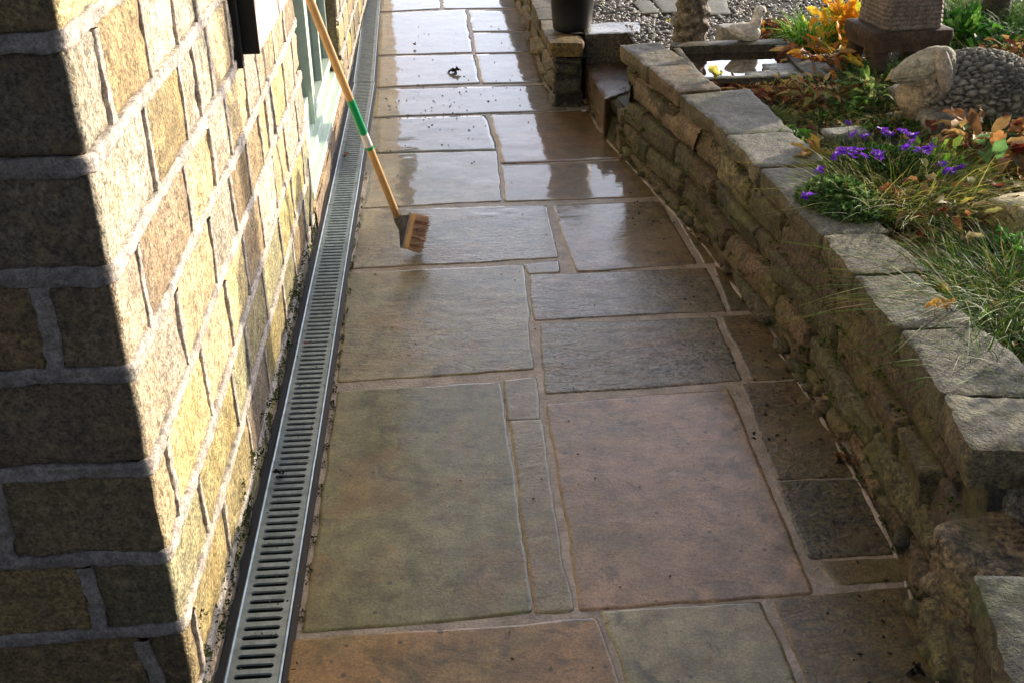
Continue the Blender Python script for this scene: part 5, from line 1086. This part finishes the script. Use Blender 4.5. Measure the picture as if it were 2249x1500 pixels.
# bracket, block and bristles
ax = np.array([.26, .42, .88]); ax /= np.linalg.norm(ax)         # long axis of the block, leaning up and away
bo = np.array([1, 0, -.45]); bo -= bo.dot(ax) * ax; bo /= np.linalg.norm(bo); sd3 = np.cross(ax, bo)
c0 = np.array([.008, .0, .090])
def obox(m_, c, hx, hy, hz, bev=.004):
    bm = bmesh.new(); bmesh.ops.create_cube(bm, size=2)
    for v_ in bm.verts: v_.co = Vector((v_.co.x * hx, v_.co.y * hy, v_.co.z * hz))
    bmesh.ops.bevel(bm, geom=bm.edges[:], offset=bev, segments=2, affect='EDGES'); bm.verts.index_update()
    V = np.array([tuple(v_.co) for v_ in bm.verts]); V = c + V[:, :1] * bo + V[:, 1:2] * sd3 + V[:, 2:] * ax
    m_.add(V, [[v_.index for v_ in f_.verts] for f_ in bm.faces]); bm.free()
m_ = MB(); obox(m_, c0, .012, .024, .068, .004); m_.build('block', MAT['brushwood'], br, smooth=False)
m_ = MB(); obox(m_, c0 - bo * .0145, .0022, .024, .070, .001)
hp = low_ - bm0; tube(m_, [hp + dirh * .035, hp - dirh * .0, hp - dirh * .03 + bo * .004], [.0165, .0175, .019], 16)
for s_ in (-1, 1):
    a_ = hp - dirh * .01 + sd3 * .016 * s_; V = [a_ - ax * .012, a_ + ax * .03, c0 - bo * .0165 + ax * .060 + sd3 * .022 * s_, c0 - bo * .0165 - ax * .07 + sd3 * .022 * s_]
    m_.add([tuple(x_) for x_ in V] + [tuple(x_ + sd3 * .002) for x_ in V], [[0, 1, 2, 3], [7, 6, 5, 4], [0, 4, 5, 1], [1, 5, 6, 2], [2, 6, 7, 3], [3, 7, 4, 0]])
m_.build('bracket', MAT['galvbracket'], br, smooth=False)
m_ = MB(); q = np.random.default_rng(3)
for i in range(13):
    for j in range(5):
        base = c0 + bo * .012 + ax * (-.062 + i * .0103) + sd3 * (-.021 + j * .0105)
        cl = [(.62, .42, .28), (.74, .60, .48), (.40, .22, .14)][(i * 2 + j) % 3]
        for k_ in range(16):
            of = q.normal(0, .0030, 3); tip_ = base + of * 2.3 + bo * (.045 + q.uniform(-.004, .004)); m_.add([tuple(base + of - ax * .0008), tuple(base + of + ax * .0008), tuple(tip_ + ax * .0007), tuple(tip_ - ax * .0007)], np.array([[0, 1, 2, 3]]), cl)
            m_.add([tuple(base + of - sd3 * .0008), tuple(base + of + sd3 * .0008), tuple(tip_ + sd3 * .0007), tuple(tip_ - sd3 * .0007)], np.array([[0, 1, 2, 3]]), cl)
m_.build('bristles', MAT['leaf'], br, smooth=False)

# unseen evergreen bush, added outside the frame to shade near coping and grass
sb = thing('shade_shrub', 'unseen evergreen bush added beyond the right edge to shade the near bed', 'shade_shrub', (2.75, 2.55, .43))
m_ = MB()
for k_ in range(9):
    a_ = k_ * .7; tube(m_, [(0, 0, -.02), (.14 * math.cos(a_), .14 * math.sin(a_), .3), (.34 * math.cos(a_), .34 * math.sin(a_), .62)], [.012, .008, .004], 6, (.08, .06, .04))
m_.build('stem', MAT['brownstone'], sb)
m_ = MB(); leaves(m_, *cloud((0, 0, .12), (.55, .70, .62), 1900, 301), .055, .028, DG + [(.06, .13, .03)], 302, .4); m_.build('foliage', MAT['leaf'], sb)
